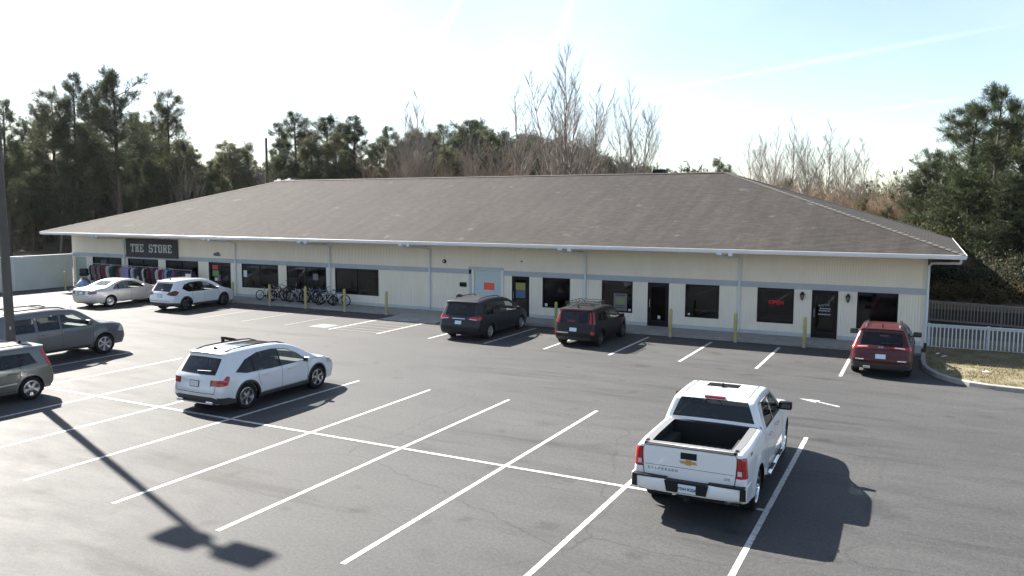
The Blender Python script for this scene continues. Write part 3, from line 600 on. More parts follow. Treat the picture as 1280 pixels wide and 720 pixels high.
# ------------------------------------------------------------------ clothing racks
cols = {'navy': (.02, .025, .06), 'black': (.012, .012, .014), 'dark red': (.18, .02, .03), 'maroon': (.10, .015, .03), 'lavender': (.34, .30, .50), 'white': (.55, .56, .60), 'dark green': (.02, .06, .05), 'grey': (.18, .18, .2), 'blue': (.08, .12, .30), 'pale blue': (.32, .40, .58), 'tan': (.24, .18, .14), 'pink': (.42, .22, .28)}
cm = {k: varied('cloth_' + k.replace(' ', '_'), tuple(c * .75 for c in v), tuple(min(1, c * 1.2 + .002) for c in v), 6, .85) for k, v in cols.items()}
ordn = ['first', 'second', 'third', 'fourth', 'fifth', 'sixth', 'seventh', 'eighth', 'ninth', 'tenth', 'eleventh', 'twelfth', 'thirteenth', 'fourteenth']
seq = ['navy', 'grey', 'tan', 'maroon', 'grey', 'black', 'dark red', 'dark red', 'white', 'dark green', 'dark green', 'black', 'dark red', 'maroon', 'tan', 'lavender', 'lavender', 'lavender', 'navy', 'white', 'grey', 'navy', 'black', 'black', 'white', 'black', 'maroon', 'black', 'maroon', 'navy', 'white', 'dark red', 'pink', 'blue', 'pale blue', 'navy', 'grey', 'maroon', 'blue', 'dark red', 'navy', 'black', 'maroon', 'navy']
def garment_mesh(kind, seed):
    r_ = random.Random(seed); L_ = {'jacket': 1.0, 'shirt': .9, 'dress': 1.2}[kind] * r_.uniform(.92, 1.08); hw = .21; V = []; nx, nz = 9, 7; th = .055
    for s in (-1, 1):
        for i in range(nz + 1):
            f = i / nz; w = hw * (.45 + .55 * min(1, f * 5)) * (1 + .12 * f)
            for j in range(nx + 1):
                y = -w + 2 * w * j / nx; sh = .16 * abs(y / hw) ** 1.3 if f < .1 else 0
                th_ = th * (1 - (abs(y) / w) ** 2 * .85) * (.5 + .8 * min(1, f * 3)); fold = .014 * math.sin(j * 1.9 + seed) * f
                V.append((s * th_ + fold, y, -.06 - sh * .35 - f * L_ + .03 * math.sin(j + seed) * f))
    a = (nx + 1) * (nz + 1); F = []
    for s in (0, 1):
        for i in range(nz):
            for j in range(nx): q = s * a + i * (nx + 1) + j; F.append((q, q + 1, q + nx + 2, q + nx + 1) if s else (q, q + nx + 1, q + nx + 2, q + 1))
    for i in range(nz):
        for j in (0, nx): q = i * (nx + 1) + j; F.append((q, q + nx + 1, a + q + nx + 1, a + q))
    for j in range(nx):
        for i in (0, nz): q = i * (nx + 1) + j; F.append((q, q + 1, a + q + 1, a + q))
    for s in (-1, 1):   # sleeves
        if kind != 'dress':
            b = len(V); m_ = MB(); m_.path([(0, s * hw * .75, -.09), (.02, s * (hw + .04), -.25), (.03, s * (hw + .03), -.25 - .42)], [.05, .055, .045], 6); V += m_.V; F += [tuple(k + b for k in f) for f in m_.F]
    m_ = MB(); m_.path([(0, 0, -.05), (0, 0, 0.005), (0, .02, .025)], .004, 4); b = len(V); V += m_.V; F += [tuple(k + b for k in f) for f in m_.F]
    return V, F
gmesh = {}
M_RACK = mat('rack_steel', (.35, .36, .38), .35, .7)
rx = [(-48.25, 1.74), (-46.3, 1.72), (-44.35, 1.70), (-42.4, 1.68), (-40.75, 1.64)]
rname = ['leftmost rack', 'second rack from the left', 'third rack from the left', 'fourth rack from the left', 'rightmost rack']
rlab = ['steel clothes rack at the left end of the row under the first window', 'steel clothes rack second from the left in front of the shop', 'steel clothes rack below the left half of the banner', 'steel clothes rack below the right half of the banner', 'steel clothes rack at the right end of the row']
gi = 0
for r_i, (xc, zt) in enumerate(rx):
    t = empty('clothes_rack', (xc, 34.0, .13), 0, rlab[r_i], 'clothes rack', 'clothes racks in front of the shop')
    a = MB(); h = zt - .13; a.tube((-.98, 0, h), (.98, 0, h), .018, n=8); a.build('rail', M_RACK, t, smooth=True)
    for s in (-1, 1):
        a = MB(); a.tube((s * .9, 0, .06), (s * .9, 0, h), .016, n=8); a.tube((s * .9, -.28, .06), (s * .9, .28, .06), .016, n=8)
        for q in (-.26, .26): a.tube((s * .9, q, .0), (s * .9, q, .06), .025, n=8)
        a.build('upright', M_RACK, t, smooth=True)
    a = MB(); a.tube((-.9, 0, .10), (.9, 0, .10), .012, n=6); a.build('base_bar', M_RACK, t)
    cnt = 9
    for k in range(cnt):
        c = seq[gi % len(seq)]; kind = ('jacket', 'shirt', 'dress', 'jacket', 'shirt')[gi % 5]; key = (kind, gi % 4)
        if key not in gmesh: gmesh[key] = garment_mesh(kind, gi % 4)
        V, F = gmesh[key]; x = xc - .84 + 1.68 * k / (cnt - 1) + rnd.uniform(-.03, .03)
        o = raw(kind, V, F, cm[c], None, True, angle=60); o.location = (x, 34.0, zt - .015); o.rotation_euler = (0, rnd.uniform(-.03, .03), rnd.uniform(-.75, .1))
        tag(o, '%s %s, %s from the left on the %s' % (c, kind, ordn[k], rname[r_i]), 'clothing', 'clothes hanging in front of the shop'); gi += 1
    # shoes / boxes low under the rack
bg_ = MB()
# heap of bags and bundles at the left end of the racks
hp = [((-49.75, 33.75), (.55, .45, .6), 'grey', 'grey bundle at the foot of the heap left of the racks'), ((-49.5, 33.5), (.6, .5, .45), 'pale blue', 'pale blue bundle at the front of the heap left of the racks'), ((-49.8, 33.8), (.5, .4, .5), 'black', 'black bundle on top of the heap left of the racks')]
for i, ((x, y), d, c, lb) in enumerate(hp):
    bm = bmesh.new(); bmesh.ops.create_icosphere(bm, subdivisions=3, radius=.5)
    for v in bm.verts:
        q = v.co.copy(); k = 1 + .16 * math.sin(q.x * 9 + i) * math.sin(q.y * 8 + 2 * i) + .10 * math.sin(q.z * 13 + i * 2); v.co = Vector((q.x * d[0] * 1.4 * k, q.y * d[1] * 1.4 * k, max(-.42, q.z) * d[2] * 1.2 * k))
    me = bpy.data.meshes.new('bundle'); bm.to_mesh(me); bm.free(); me.shade_smooth(); me.materials.append(cm[c]); o = link_mesh('bundle', me, None, (x, y, .13 + .42 * d[2] * 1.2 + (.75 if i == 2 else 0))); tag(o, lb, 'bundle')
t = empty('sign_stand', (-39.62, 33.6, .13), 0, 'small white sign on a thin stand at the right end of the clothes racks', 'sign')
a = MB(); a.tube((0, 0, 0), (0, 0, 1.2), .015, n=8); a.build('post', M_RACK, t); a = MB(); a.rbox((0, -.02, 1.22), (.46, .02, .22), .008); a.build('board', M_WHITE, t); a = MB(); a.lathe([(.001, .02), (.16, .015), (.17, 0)], 16); a.build('base', M_RACK, t)
# mannequin-ish low stool replaced by folded baby chair: small pink storage crate between cars
# ------------------------------------------------------------------ bollards
bw = [(-4.13, 'tall yellow bollard left of the door between the lanterns'), (-6.80, 'yellow bollard in front of the downspout left of the neon sign'), (-9.55, 'yellow bollard right of the dark door behind the black hatchback'), (-14.87, 'yellow bollard in front of the window left of the black hatchback'),
      (-24.39, 'yellow bollard right of the bicycles, beside the kerb ramp'), (-27.09, 'yellow bollard just right of the last bicycle in the row'), (-29.80, 'yellow bollard in the middle of the bicycles'), (-32.36, 'yellow bollard in front of the left end of the bicycles'),
      (-35.25, 'yellow bollard just in front of the nose of the white crossover by the glass door'), (-37.9, 'yellow bollard behind the hood of the white crossover, left of the other'), (-43.35, 'yellow bollard behind the hood of the silver sedan'), (-46.1, 'yellow bollard peeking over the roof of the silver sedan'), (-50.6, 'yellow bollard beside the pale flush door at the left end')]
proto = None
M_BASE = mat('bare_grey_pole_base', (.36, .34, .28), .8)
for x, lb in bw:
    h = 1.22 * rnd.uniform(.98, 1.03)
    if proto is None:
        proto = empty('bollard', (x, 32.93, 0), 0, lb, 'bollard', 'yellow bollards along the shop front')
        a = MB(); a.lathe([(.07, .0), (.07, 1.12), (.064, 1.17), (.045, 1.205), (.02, 1.22), (.001, 1.222)], 16); a.build('post', M_YEL, proto, smooth=True, angle=50)
        a = MB(); a.lathe([(.001, .0), (.0745, .0), (.0745, .13), (.071, .14)], 16); a.build('base_sleeve', M_BASE, proto, smooth=True)
    else:
        c = copy_tree(proto); c.location = (x, 32.93 + rnd.uniform(-.05, .05), 0); c['label'] = lb; c.rotation_euler = (rnd.uniform(-.012, .012), rnd.uniform(-.012, .012), rnd.uniform(0, 3))
# ------------------------------------------------------------------ bicycles
mat_rimd = mat('dark_rim', (.05, .05, .055), .4, .5)
def bike(x, y, rz, fm, label, s=1.0, lean=.12, kid=False):
    t = empty('bicycle', (x, y, .13), 0, label, 'bicycle', 'bicycles parked on the walk'); t.rotation_euler = (lean, 0, rz); t.scale = (s, s, s)
    Rw = .33; wb = 1.04
    for q, xx in enumerate((-wb / 2, wb / 2)):
        Mx = Matrix.Rotation(math.pi / 2, 3, 'X'); w = MB(); w.lathe([(Rw - .03 + .032 * cos(a), .03 * sin(a)) for a in [k * math.pi / 4 for k in range(8)]], 28, Mx, True); w.V = [(v[0] + xx, v[1], v[2] + Rw) for v in w.V]
        wh = w.build('wheel', M_RUB, t, smooth=True, angle=60)
        w = MB(); w.lathe([(Rw - .047, -.012), (Rw - .062, 0), (Rw - .047, .012)], 28, Mx, True); w.V = [(v[0] + xx, v[1], v[2] + Rw) for v in w.V]
        for k in range(14): a = k * 2 * math.pi / 14; w.tube((xx, .02 * (-1) ** k, Rw), (xx + (Rw - .055) * cos(a), 0, Rw + (Rw - .055) * sin(a)), .0025, n=3)
        w.tube((xx, -.045, Rw), (xx, .045, Rw), .022, n=8); w.build('rim', mat_rimd, wh)
    f = MB(); bb = (-.06, 0, .28); st_ = (-.20, 0, .74); hd = (.33, 0, .80); hl = (.36, 0, .66); ra = (-wb / 2, 0, Rw); fa = (wb / 2, 0, Rw)
    for p, q, r_ in ((bb, st_, .026), (bb, hl, .032), (st_, hd, .026), (hd, hl, .028)): f.tube(p, q, r_, n=8)
    for s_ in (-.05, .05):
        f.tube((bb[0], s_ * .4, bb[2]), (ra[0], s_, ra[2]), .016, n=6); f.tube((st_[0], s_ * .3, st_[2] - .05), (ra[0], s_, ra[2]), .014, n=6)
    f.build('frame', fm, t, smooth=True)
    f = MB()
    for s_ in (-.05, .05): f.tube((hl[0] + .0, s_, hl[2]), (fa[0], s_, fa[2]), .02, .016, n=6)
    f.tube((hl[0], -.055, hl[2]), (hl[0], .055, hl[2]), .016, n=6); f.build('fork', M_BLACK, t)
    f = MB(); f.tube(hd, (hd[0] - .03, 0, hd[2] + .12), .014, n=6); f.path([(hd[0] - .10, -.31, .97), (hd[0] - .03, -.16, .95), (hd[0] + .0, 0, .93), (hd[0] - .03, .16, .95), (hd[0] - .10, .31, .97)], .012, 6); f.build('handlebar', M_BLACK, t)
    f = MB(); f.tube(st_, (-.235, 0, .86), .013, n=6); f.build('seat_post', M_ALLOY, t)
    f = MB(); f.prism([(-.38, -.07), (-.40, 0), (-.38, .07), (-.28, .06), (-.10, .018), (-.08, 0), (-.10, -.018), (-.28, -.06)], .865, .905, 'z'); f.build('saddle', M_BLACK, t)
    f = MB(); f.lathe([(.001, -.01), (.09, -.01), (.09, .0), (.001, .0)], 16, Matrix.Rotation(math.pi / 2, 3, 'X')); f.V = [(v[0] + bb[0], v[1] - .06, v[2] + bb[2]) for v in f.V]
    f.tube((bb[0], -.07, bb[2]), (bb[0] + .12, -.08, bb[2] - .11), .01, n=5); f.box((bb[0] + .12, -.11, bb[2] - .11), (.09, .06, .02)); f.tube((bb[0], .07, bb[2]), (bb[0] - .12, .08, bb[2] + .11), .01, n=5); f.box((bb[0] - .12, .11, bb[2] + .11), (.09, .06, .02)); f.build('crank', M_BLACK, t)
    return t
fmats = {k: paint('frame_' + k, v, .2) for k, v in dict(black=(.01, .01, .012), silver=(.25, .26, .28), blue=(.05, .09, .18), white=(.40, .41, .45), teal=(.05, .13, .17), maroon=(.06, .012, .02)).items()}
bk = [(-33.75, 34.05, .15, 'silver', 'silver bicycle at the left end of the row', .88), (-33.0, 34.35, -.1, 'black', 'black bicycle between the first bollard and the tall one', 1.0), (-32.35, 34.0, .35, 'maroon', 'dark bicycle just behind the leftmost bollard of the row', .95),
      (-31.55, 34.3, 2.9, 'black', 'tall black mountain bicycle with its handlebar raised', 1.22), (-30.75, 34.05, .25, 'white', 'white framed bicycle right of the tall black one', .95), (-30.1, 34.35, 3.0, 'maroon', 'maroon bicycle in the tangle left of the middle bollard', 1.0),
      (-29.35, 34.0, .3, 'blue', 'blue bicycle just left of the middle bollard', 1.0), (-28.65, 34.3, -.1, 'teal', 'teal bicycle behind the middle bollard', 1.0), (-27.9, 33.75, .2, 'white', 'pale bicycle with small wheels right of the middle bollard', .82), (-27.15, 34.15, .0, 'blue', 'blue bicycle at the right end of the row', .95)]
for i, (x, y, rz, c, lb, s) in enumerate(bk): bike(-33.8 + (x + 33.8) * .80, y, rz, fmats[c], lb, s, (-.14, .1)[i % 2])
# ------------------------------------------------------------------ screen wall on the left
sw = empty('screen_wall', (-52.62, 30.0, 0), 0, 'long pale green panelled screen wall left of the shop', 'wall')
M_SCR = varied('pale_green_panel', (.56, .59, .55), (.63, .65, .61), .8, .65)
p0 = MB(); p0.rbox((0, 0, 1.10), (.08, 1.985, 2.19), .006); pa = p0.build('panel', M_SCR, sw); pa.location = (0, 3.85, 0)
for k in range(1, 8):
    c = pa.copy(); COL.objects.link(c); c.parent = sw; c.location = (rnd.uniform(-.008, .008), 3.85 - 2 * k, rnd.uniform(-.01, .01))
c = MB(); c.span((-.08, -12.0, 2.2), (.08, 4.85, 2.26)); c.build('coping', mat('coping_white', (.75, .77, .78), .5), sw)
# ------------------------------------------------------------------ light pole
lp = empty('light_pole', (-24.80, 14.33, 0), 0, 'dark parking lot light pole standing behind the grey hatchback', 'light pole')
H_ = 12.75
a = MB(); a.lathe([(.15, .0), (.145, .5), (.075, H_ - .2), (.075, H_ - .1), (.001, H_ - .1)], 16); a.build('pole', M_POLE, lp, smooth=True); lp.rotation_euler = (0, -R(.5), 0)
a = MB(); a.lathe([(.26, 0), (.26, .72), (.22, .78), (.001, .78)], 24); a.build('concrete_base', M_CONC, lp, smooth=True)
a = MB(); a.box((0, 0, H_ - .3), (.9, .08, .12)); a.build('arm', M_POLE, lp)
for s in (-1, 1):
    a = MB(); a.rbox((s * .69, -.0, H_ - .28), (.82, .58, .24), .04); q = a.build('lamp_head', M_POLE, lp); a = MB(); a.box((s * .69, 0, H_ - .41), (.66, .44, .02)); a.build('lens', mat('lamp_lens', (.5, .5, .45), .3), q)
a = MB(); a.rbox((.11, -.03, 1.75), (.04, .09, .10), .01); a.build('cover_plate', M_GALV, lp)
# ------------------------------------------------------------------ picket fences on the right
PW, PH, PTH = .075, .90, .022
def fence(name, x0, x1, y, z0, label, m, posts, n_extra=0, rails=(.10, .93), slope=0.0):
    t = empty(name, (x0, y, z0), 0, label, 'fence'); L_ = x1 - x0
    a = MB(); a.box((0, 0, PH / 2 + .06), (PW * .6, PTH, PH - .02)); pk = None; n = int(L_ / .135)
    for k in range(n):
        if k == 0: pk = a.build('picket', m, t); pk.location = (.07, -.03, 0)
        else: c = pk.copy(); COL.objects.link(c); c.parent = t; c.location = (.07 + .135 * k, -.03 + rnd.uniform(-.004, .004), slope * (.07 + .135 * k) + rnd.uniform(-.012, .012)); c.rotation_euler = (0, rnd.uniform(-.01, .01), 0)
    for rz_ in rails:
        r_ = MB(); V = [(0, -.015, rz_ - .04), (0, .03, rz_ - .04), (0, .03, rz_ + .045), (0, -.015, rz_ + .045)]; V += [(L_, v[1], v[2] + slope * L_) for v in V]
        r_.add(V, [(0, 1, 2, 3), (7, 6, 5, 4), (0, 4, 5, 1), (1, 5, 6, 2), (2, 6, 7, 3), (3, 7, 4, 0)]); r_.build('rail', m, t)
    r_ = MB(); V = [(0, -.07, .975), (0, .07, .975), (0, .07, 1.01), (0, -.07, 1.01)]; V += [(L_, v[1], v[2] + slope * L_) for v in V]; r_.add(V, [(0, 1, 2, 3), (7, 6, 5, 4), (0, 4, 5, 1), (1, 5, 6, 2), (2, 6, 7, 3), (3, 7, 4, 0)]); r_.build('cap_rail', m, t)
    for p in posts:
        r_ = MB(); r_.box((p, .035 + .05, .5 + slope * p), (.10, .10, 1.06)); r_.build('post', m, t)
    return t
fence('picket_fence', .14, 8.0, 34.86, .0, 'white picket fence nearest the lot, right of the building corner', M_WOOD, (.08, 2.08, 4.1, 6.1))
fence('picket_fence', .14, 10.0, 42.6, .15, 'second picket fence of weathered grey wood farther back in front of the trees', varied('weathered_grey_wood', (.15, .135, .12), (.25, .23, .21), 5, .8), (.08, 3.05, 4.35, 5.6, 7.6), slope=-.03)
deck = MB(); deck.span((.14, 42.7, .0), (10, 42.75, .75)); deck = deck.build('retaining_wall', varied('dark_block', (.035, .035, .032), (.06, .058, .05), 3, .9)); tag(deck, 'low dark retaining wall behind the second picket fence', 'wall')
pv = raw('path', [(.15, 37.5, .0), (24, 37.5, .0), (24, 42.6, .0), (.15, 42.6, .0)], [(0, 1, 2, 3)], varied('dark_mulch', (.06, .045, .03), (.11, .08, .055), 2, .95, .4, 30)); pv['kind'] = 'structure'
bank = raw('leafy_bank', [(.2, 42.8, .7), (40, 42.8, .55), (60, 60, 3.0), (-2, 60, 3.2), (-2, 80, 5.0), (60, 80, 5.0)], [(0, 1, 2, 3), (3, 2, 5, 4)], LEAFM); bank['kind'] = 'structure'
# utility pole behind the shop
up = empty('utility_pole', (-55.4, 56.4, 0), 0, 'wooden utility pole behind the left end of the roof', 'utility pole')
a = MB(); a.tube((0, 0, 0), (0, 0, 12.0), .16, .11, n=10); a.build('pole', M_BARK, up, smooth=True)
# ------------------------------------------------------------------ vehicles
def fillet(pts, n=5):
    out = []
    for i, p in enumerate(pts):
        r = p[2] if len(p) > 2 else .0; P = np.array(p[:2], float)
        if i in (0, len(pts) - 1) or r == 0: out.append(P); continue
        A = np.array(pts[i - 1][:2], float); B = np.array(pts[i + 1][:2], float); da = A - P; db = B - P; la, lb = np.linalg.norm(da), np.linalg.norm(db)
        q = min(r, la * .49, lb * .49); a = P + da / la * q; b = P + db / lb * q
        for k in range(n + 1): t = k / n; out.append((1 - t) ** 2 * a + 2 * t * (1 - t) * P + t * t * b)
    return np.array(out)
def resample(P, step):
    out = [P[0]]
    for a, b in zip(P[:-1], P[1:]):
        d = np.linalg.norm(b - a)
        if d < 1e-6: continue
        n = max(1, int(math.ceil(d / step)))
        for k in range(1, n + 1): out.append(a + (b - a) * k / n)
    return np.array(out)
def inpoly(P, poly):
    x, y = P[:, 0], P[:, 1]; r = np.zeros(len(P), bool); n = len(poly)
    for i in range(n):
        x1, y1 = poly[i]; x2, y2 = poly[(i + 1) % n]
        if y1 == y2: continue
        c = ((y1 > y) != (y2 > y)) & (x < (x2 - x1) * (y - y1) / (y2 - y1) + x1); r ^= c
    return r
def ribbon(pl, w):
    P = [Vector(p) for p in pl]; L_, R_ = [], []
    for i, p in enumerate(P):
        d = (P[min(i + 1, len(P) - 1)] - P[max(i - 1, 0)]).normalized(); n = Vector((-d.y, d.x)) * w / 2; L_.append(tuple(p + n)); R_.append(tuple(p - n))
    return L_ + R_[::-1]
def circ(x, z, r, n=28): return [(x + r * cos(2 * math.pi * k / n), z + r * sin(2 * math.pi * k / n)) for k in range(n)]
def clipx(poly, a, b):
    def cl(P, f, c):
        out = []
        for i in range(len(P)):
            p, q = P[i], P[(i + 1) % len(P)]; ip, iq = f(p), f(q)
            if ip: out.append(p)
            if ip != iq: t = (c - p[0]) / (q[0] - p[0]); out.append((c, p[1] + t * (q[1] - p[1])))
        return out
    P = cl(poly, lambda p: p[0] >= a, a); return cl(P, lambda p: p[0] <= b, b) if P else P
def inset_poly(poly, d):
    n = len(poly); A = sum(poly[i][0] * poly[(i + 1) % n][1] - poly[(i + 1) % n][0] * poly[i][1] for i in range(n)); s = 1 if A > 0 else -1; out = []
    for i in range(n):
        p0, p1, p2 = Vector(poly[i - 1]), Vector(poly[i]), Vector(poly[(i + 1) % n]); e1 = (p1 - p0).normalized(); e2 = (p2 - p1).normalized()
        n1 = Vector((-e1.y, e1.x)) * s; n2 = Vector((-e2.y, e2.x)) * s; b = (n1 + n2); l = b.length
        out.append(tuple(p1 + b / l * d / max(.45, l / 2)) if l > 1e-4 else tuple(p1))
    return out
def cdt_regions(boundary, regions, grid):
    pts = []; edges = []
    def addloop(P, closed=True):
        b = len(pts); pts.extend(Vector((float(p[0]), float(p[1]))) for p in P); n = len(P)
        edges.extend((b + i, b + (i + 1) % n) for i in range(n if closed else n - 1))
    addloop(boundary)
    for r in regions: addloop([tuple(q) for q in resample(np.array(list(r[1]) + [r[1][0]]), .07)[:-1]])
    pts.extend(Vector(g) for g in grid)
    V, E, F, _a, _b, _c = delaunay_2d_cdt(pts, edges, [], 0, 1e-5)
    V = np.array([tuple(v) for v in V]); F = np.array([tuple(f) for f in F if len(f) == 3])
    C = (V[F[:, 0]] + V[F[:, 1]] + V[F[:, 2]]) / 3
    lab = np.full(len(F), -1); lab[inpoly(C, boundary)] = 0
    for k, r in enumerate(regions):
        m = inpoly(C, r[1]) & (lab >= 0)
        lab[m] = k + 1
    return V, F, lab
class Car:
    def __init__(s, label, name, L, W, sil, belt, tumble, axles, RW, body, cat='car', zb=.26, rl=.13, ru=.075, crown=.03, bowr=.09, bowf=.24, group=None, TW=.225, bulge=0.045, hood_z=None):
        s.L, s.W, s.belt, s.tumble, s.ax, s.RW, s.zb, s.rl, s.ru, s.crown, s.bowr, s.bowf, s.TW, s.bulge = L, W, belt, tumble, axles, RW, zb, rl, ru, crown, bowr, bowf, TW, bulge
        s.root = empty(name, (0, 0, 0), 0, label, cat, group)
        s.T = resample(fillet(sil), .07); d = np.diff(s.T, axis=0); s.S = np.concatenate([[0], np.cumsum(np.linalg.norm(d, axis=1))])
        tg = np.gradient(s.T, s.S, axis=0); tg /= np.linalg.norm(tg, axis=1)[:, None]; s.N = np.stack([-tg[:, 1], tg[:, 0]], 1)
        s.parts = {}; s.body = body; s.AR = RW + .055
        s.side_regs = []; s.strip_regs = []
    def W0(s, x, z):
        h = s.W / 2; u = (z - .68) / .45; w = h - s.bulge * np.where(z < .68, u * u, u * u * .55)
        wb = h - s.bulge * ((s.belt - .68) / .45) ** 2 * .55
        up = np.maximum(z - s.belt, 0); w = np.where(z > s.belt, wb - .02 * np.minimum(1, up / .05) - s.tumble * up - .12 * up * up, w)
        xr = np.clip((1.0 - x) / 1.0, 0, 1); xf = np.clip((x - (s.L - 1.1)) / 1.1, 0, 1); w = w - .05 * xr ** 2 - .10 * xf ** 2
        for a in s.ax:
            dd = np.hypot(x - a, z - s.RW); w = w + np.where(z < s.belt, .022 * np.exp(-((dd - s.AR - .02) / .10) ** 2), 0)
        return w
    def rr(s, z): return np.where(z < s.belt - .1, s.rl, np.where(z > s.belt + .1, s.ru, s.rl + (s.ru - s.rl) * (z - s.belt + .1) / .2))
    def deform(s, x, y, z):
        q = np.abs(y) / (s.W / 2)
        wr = np.clip(1 - x / 1.3, 0, 1) ** 1.5; wf = np.clip((x - (s.L - 1.4)) / 1.4, 0, 1) ** 1.5
        x = x + s.bowr * q ** 2.4 * wr - s.bowf * q ** 2.6 * wf
        t = np.clip((z - .75) / .4, 0, 1); z = z - s.crown * q ** 2 * t * t * (3 - 2 * t)
        return x, y, z
    def dist(s, x, z):
        A, B = s.T[:-1], s.T[1:]; P = np.stack([x, z], 1); D = B - A; l2 = (D ** 2).sum(1) + 1e-12; best = np.full(len(P), 9.)
        for a, d, l in zip(A, D, l2):
            t = np.clip(((P - a) @ d) / l, 0, 1); best = np.minimum(best, np.hypot(P[:, 0] - a[0] - t * d[0], P[:, 1] - a[1] - t * d[1]))
        return best
    def side(s, P, off=0.0, sg=1):
        P = np.atleast_2d(np.array(P, float)); x, z = P[:, 0], P[:, 1]; r = s.rr(z); d = np.minimum(s.dist(x, z), r)
        y = s.W0(x, z) - r * (1 - np.sqrt(np.maximum(0, 1 - (1 - d / r) ** 2))) + off
        x, y, z = s.deform(x, y, z); return np.stack([x, y * sg, z], 1)
    def strip(s, P, off=0.0):
        P = np.atleast_2d(np.array(P, float)); x = np.interp(P[:, 0], s.S, s.T[:, 0]); z = np.interp(P[:, 0], s.S, s.T[:, 1]); nx = np.interp(P[:, 0], s.S, s.N[:, 0]); nz = np.interp(P[:, 0], s.S, s.N[:, 1])
        we = s.W0(x, z) - s.rr(z); y = P[:, 1] * we; x = x + nx * off; z = z + nz * off; x, y, z = s.deform(x, y, z); return np.stack([x, y, z], 1)
    def s_rear(s, z):      # arc length where the rear profile reaches height z (first crossing)
        i = int(np.argmax(s.T[:, 1] >= z)); i = max(i, 1); a, b = s.T[i - 1, 1], s.T[i, 1]; return float(s.S[i - 1] + (s.S[i] - s.S[i - 1]) * (z - a) / max(b - a, 1e-6))
    def s_front(s, z):
        idx = np.where(s.T[:, 1] >= z)[0][-1]; return float(s.S[min(idx + 1, len(s.S) - 1)])
    def s_top(s, x):       # arc length on the upper profile at x
        m = np.where((s.T[:, 0] >= x) & (s.T[:, 1] > .75))[0]; return float(s.S[m[0]])
    def zt(s, x): m = np.where((s.T[:, 0] >= x) & (s.T[:, 1] > .75))[0]; return float(s.T[m[0], 1])
    def add_part(s, key, V, F, m):
        p = s.parts.setdefault(key, [[], [], m]); b = len(p[0]); p[0].extend(V.tolist() if isinstance(V, np.ndarray) else V); p[1].extend((F + b).tolist() if isinstance(F, np.ndarray) else [tuple(i + b for i in f) for f in F])
    def ry(s, zy):         # rear polygon (y, z) -> strip coords (s, v)
        out = []
        for y, z in zy:
            S_ = s.s_rear(z); x = np.interp(S_, s.S, s.T[:, 0]); we = float(s.W0(np.array([x]), np.array([z]))[0] - s.rr(np.array([z]))[0]); out.append((S_, max(-1, min(1, y / we))))
        return out
    def build_shell(s, skip_strip=None):
        T = s.T; bot = resample(np.array([T[-1], T[0]]), .12)[1:-1]; bd = np.concatenate([T, bot])
        xs = np.arange(.06, s.L, .105); zs = np.arange(s.zb + .05, T[:, 1].max(), .085); G = np.array([(x, z) for x in xs for z in zs]); G = G[inpoly(G, bd)]; G = G[s.dist(G[:, 0], G[:, 1]) > .02]
        # rows close to the silhouette so that the rounding is well resolved
        extra = []
        for d in (.012, .035, .07): q = T - s.N * d; extra.append(q[::1])
        E_ = np.concatenate(extra); E_ = E_[inpoly(E_, bd)]; dd = s.dist(E_[:, 0], E_[:, 1]); E_ = E_[dd > .009]
        regs = list(s.side_regs)
        for a in s.ax: regs.append(('HOLE', circ(a, s.RW, s.AR, 32), None, 0, 0))
        V, F, lab = cdt_regions([tuple(p) for p in bd], regs, np.concatenate([G, E_]))
        for sg in (1, -1):
            for k in range(0, len(regs) + 1):
                f = F[lab == k]
                if not len(f): continue
                if k == 0: key, m, off, only = 'body', s.body, 0, 0
                else: key, _p, m, off, only = regs[k - 1][:5]
                if only and only != sg:  # region exists on one side only
                    alt = regs[k - 1][5] if len(regs[k - 1]) > 5 else None
                    key, m, off = ('body', s.body, 0) if alt is None else alt
                if key == 'HOLE': continue
                u, inv = np.unique(f, return_inverse=True); P = s.side(V[u], off, sg); f2 = inv.reshape(-1, 3)
                if sg == 1: f2 = f2[:, ::-1]
                s.add_part(key if (key == 'body' or key.startswith('=')) else (key, sg), P, f2, m)
        # strip
        S_ = s.S; nv = 14; vs = np.linspace(-1, 1, nv + 1); bdS = [(q, -1.) for q in S_] + [(S_[-1], v) for v in vs[1:-1]] + [(q, 1.) for q in S_[::-1]] + [(0., v) for v in vs[::-1][1:-1]]
        G = np.array([(q, v) for q in S_[1:-1] for v in vs[1:-1]])
        V, F, lab = cdt_regions(bdS, s.strip_regs, G)
        for k in range(0, len(s.strip_regs) + 1):
            f = F[lab == k]
            if not len(f): continue
            if k == 0: key, m, off = 'body', s.body, 0
            else: key, _p, m, off = s.strip_regs[k - 1][:4]
            if key == 'HOLE': continue
            u, inv = np.unique(f, return_inverse=True); P = s.strip(V[u], off); s.add_part(key, P, inv.reshape(-1, 3), m)
    def finish(s):
        s.obj = {}
        keys = sorted(s.parts, key=lambda k: 0 if k == 'body' else 1)
        for key in keys:
            V, F, m = s.parts[key]; nm = key[0] if isinstance(key, tuple) else key; nm = nm.lstrip('='); par = s.root
            nm = nm.split('|')[0]
            me = bpy.data.meshes.new(nm); me.from_pydata(V, [], [tuple(f) for f in F]); me.materials.append(m)
            bm = bmesh.new(); bm.from_mesh(me); bmesh.ops.remove_doubles(bm, verts=bm.verts, dist=.0008); bm.to_mesh(me); bm.free(); me.shade_smooth(); me.set_sharp_from_angle(angle=R(38))
            o = link_mesh(nm, me, par); s.obj[key] = o
        return s.root
    def part(s, name, mb, m, parent=None, smooth=True, **k): return mb.build(name, m, parent or s.root, smooth=smooth, **k)
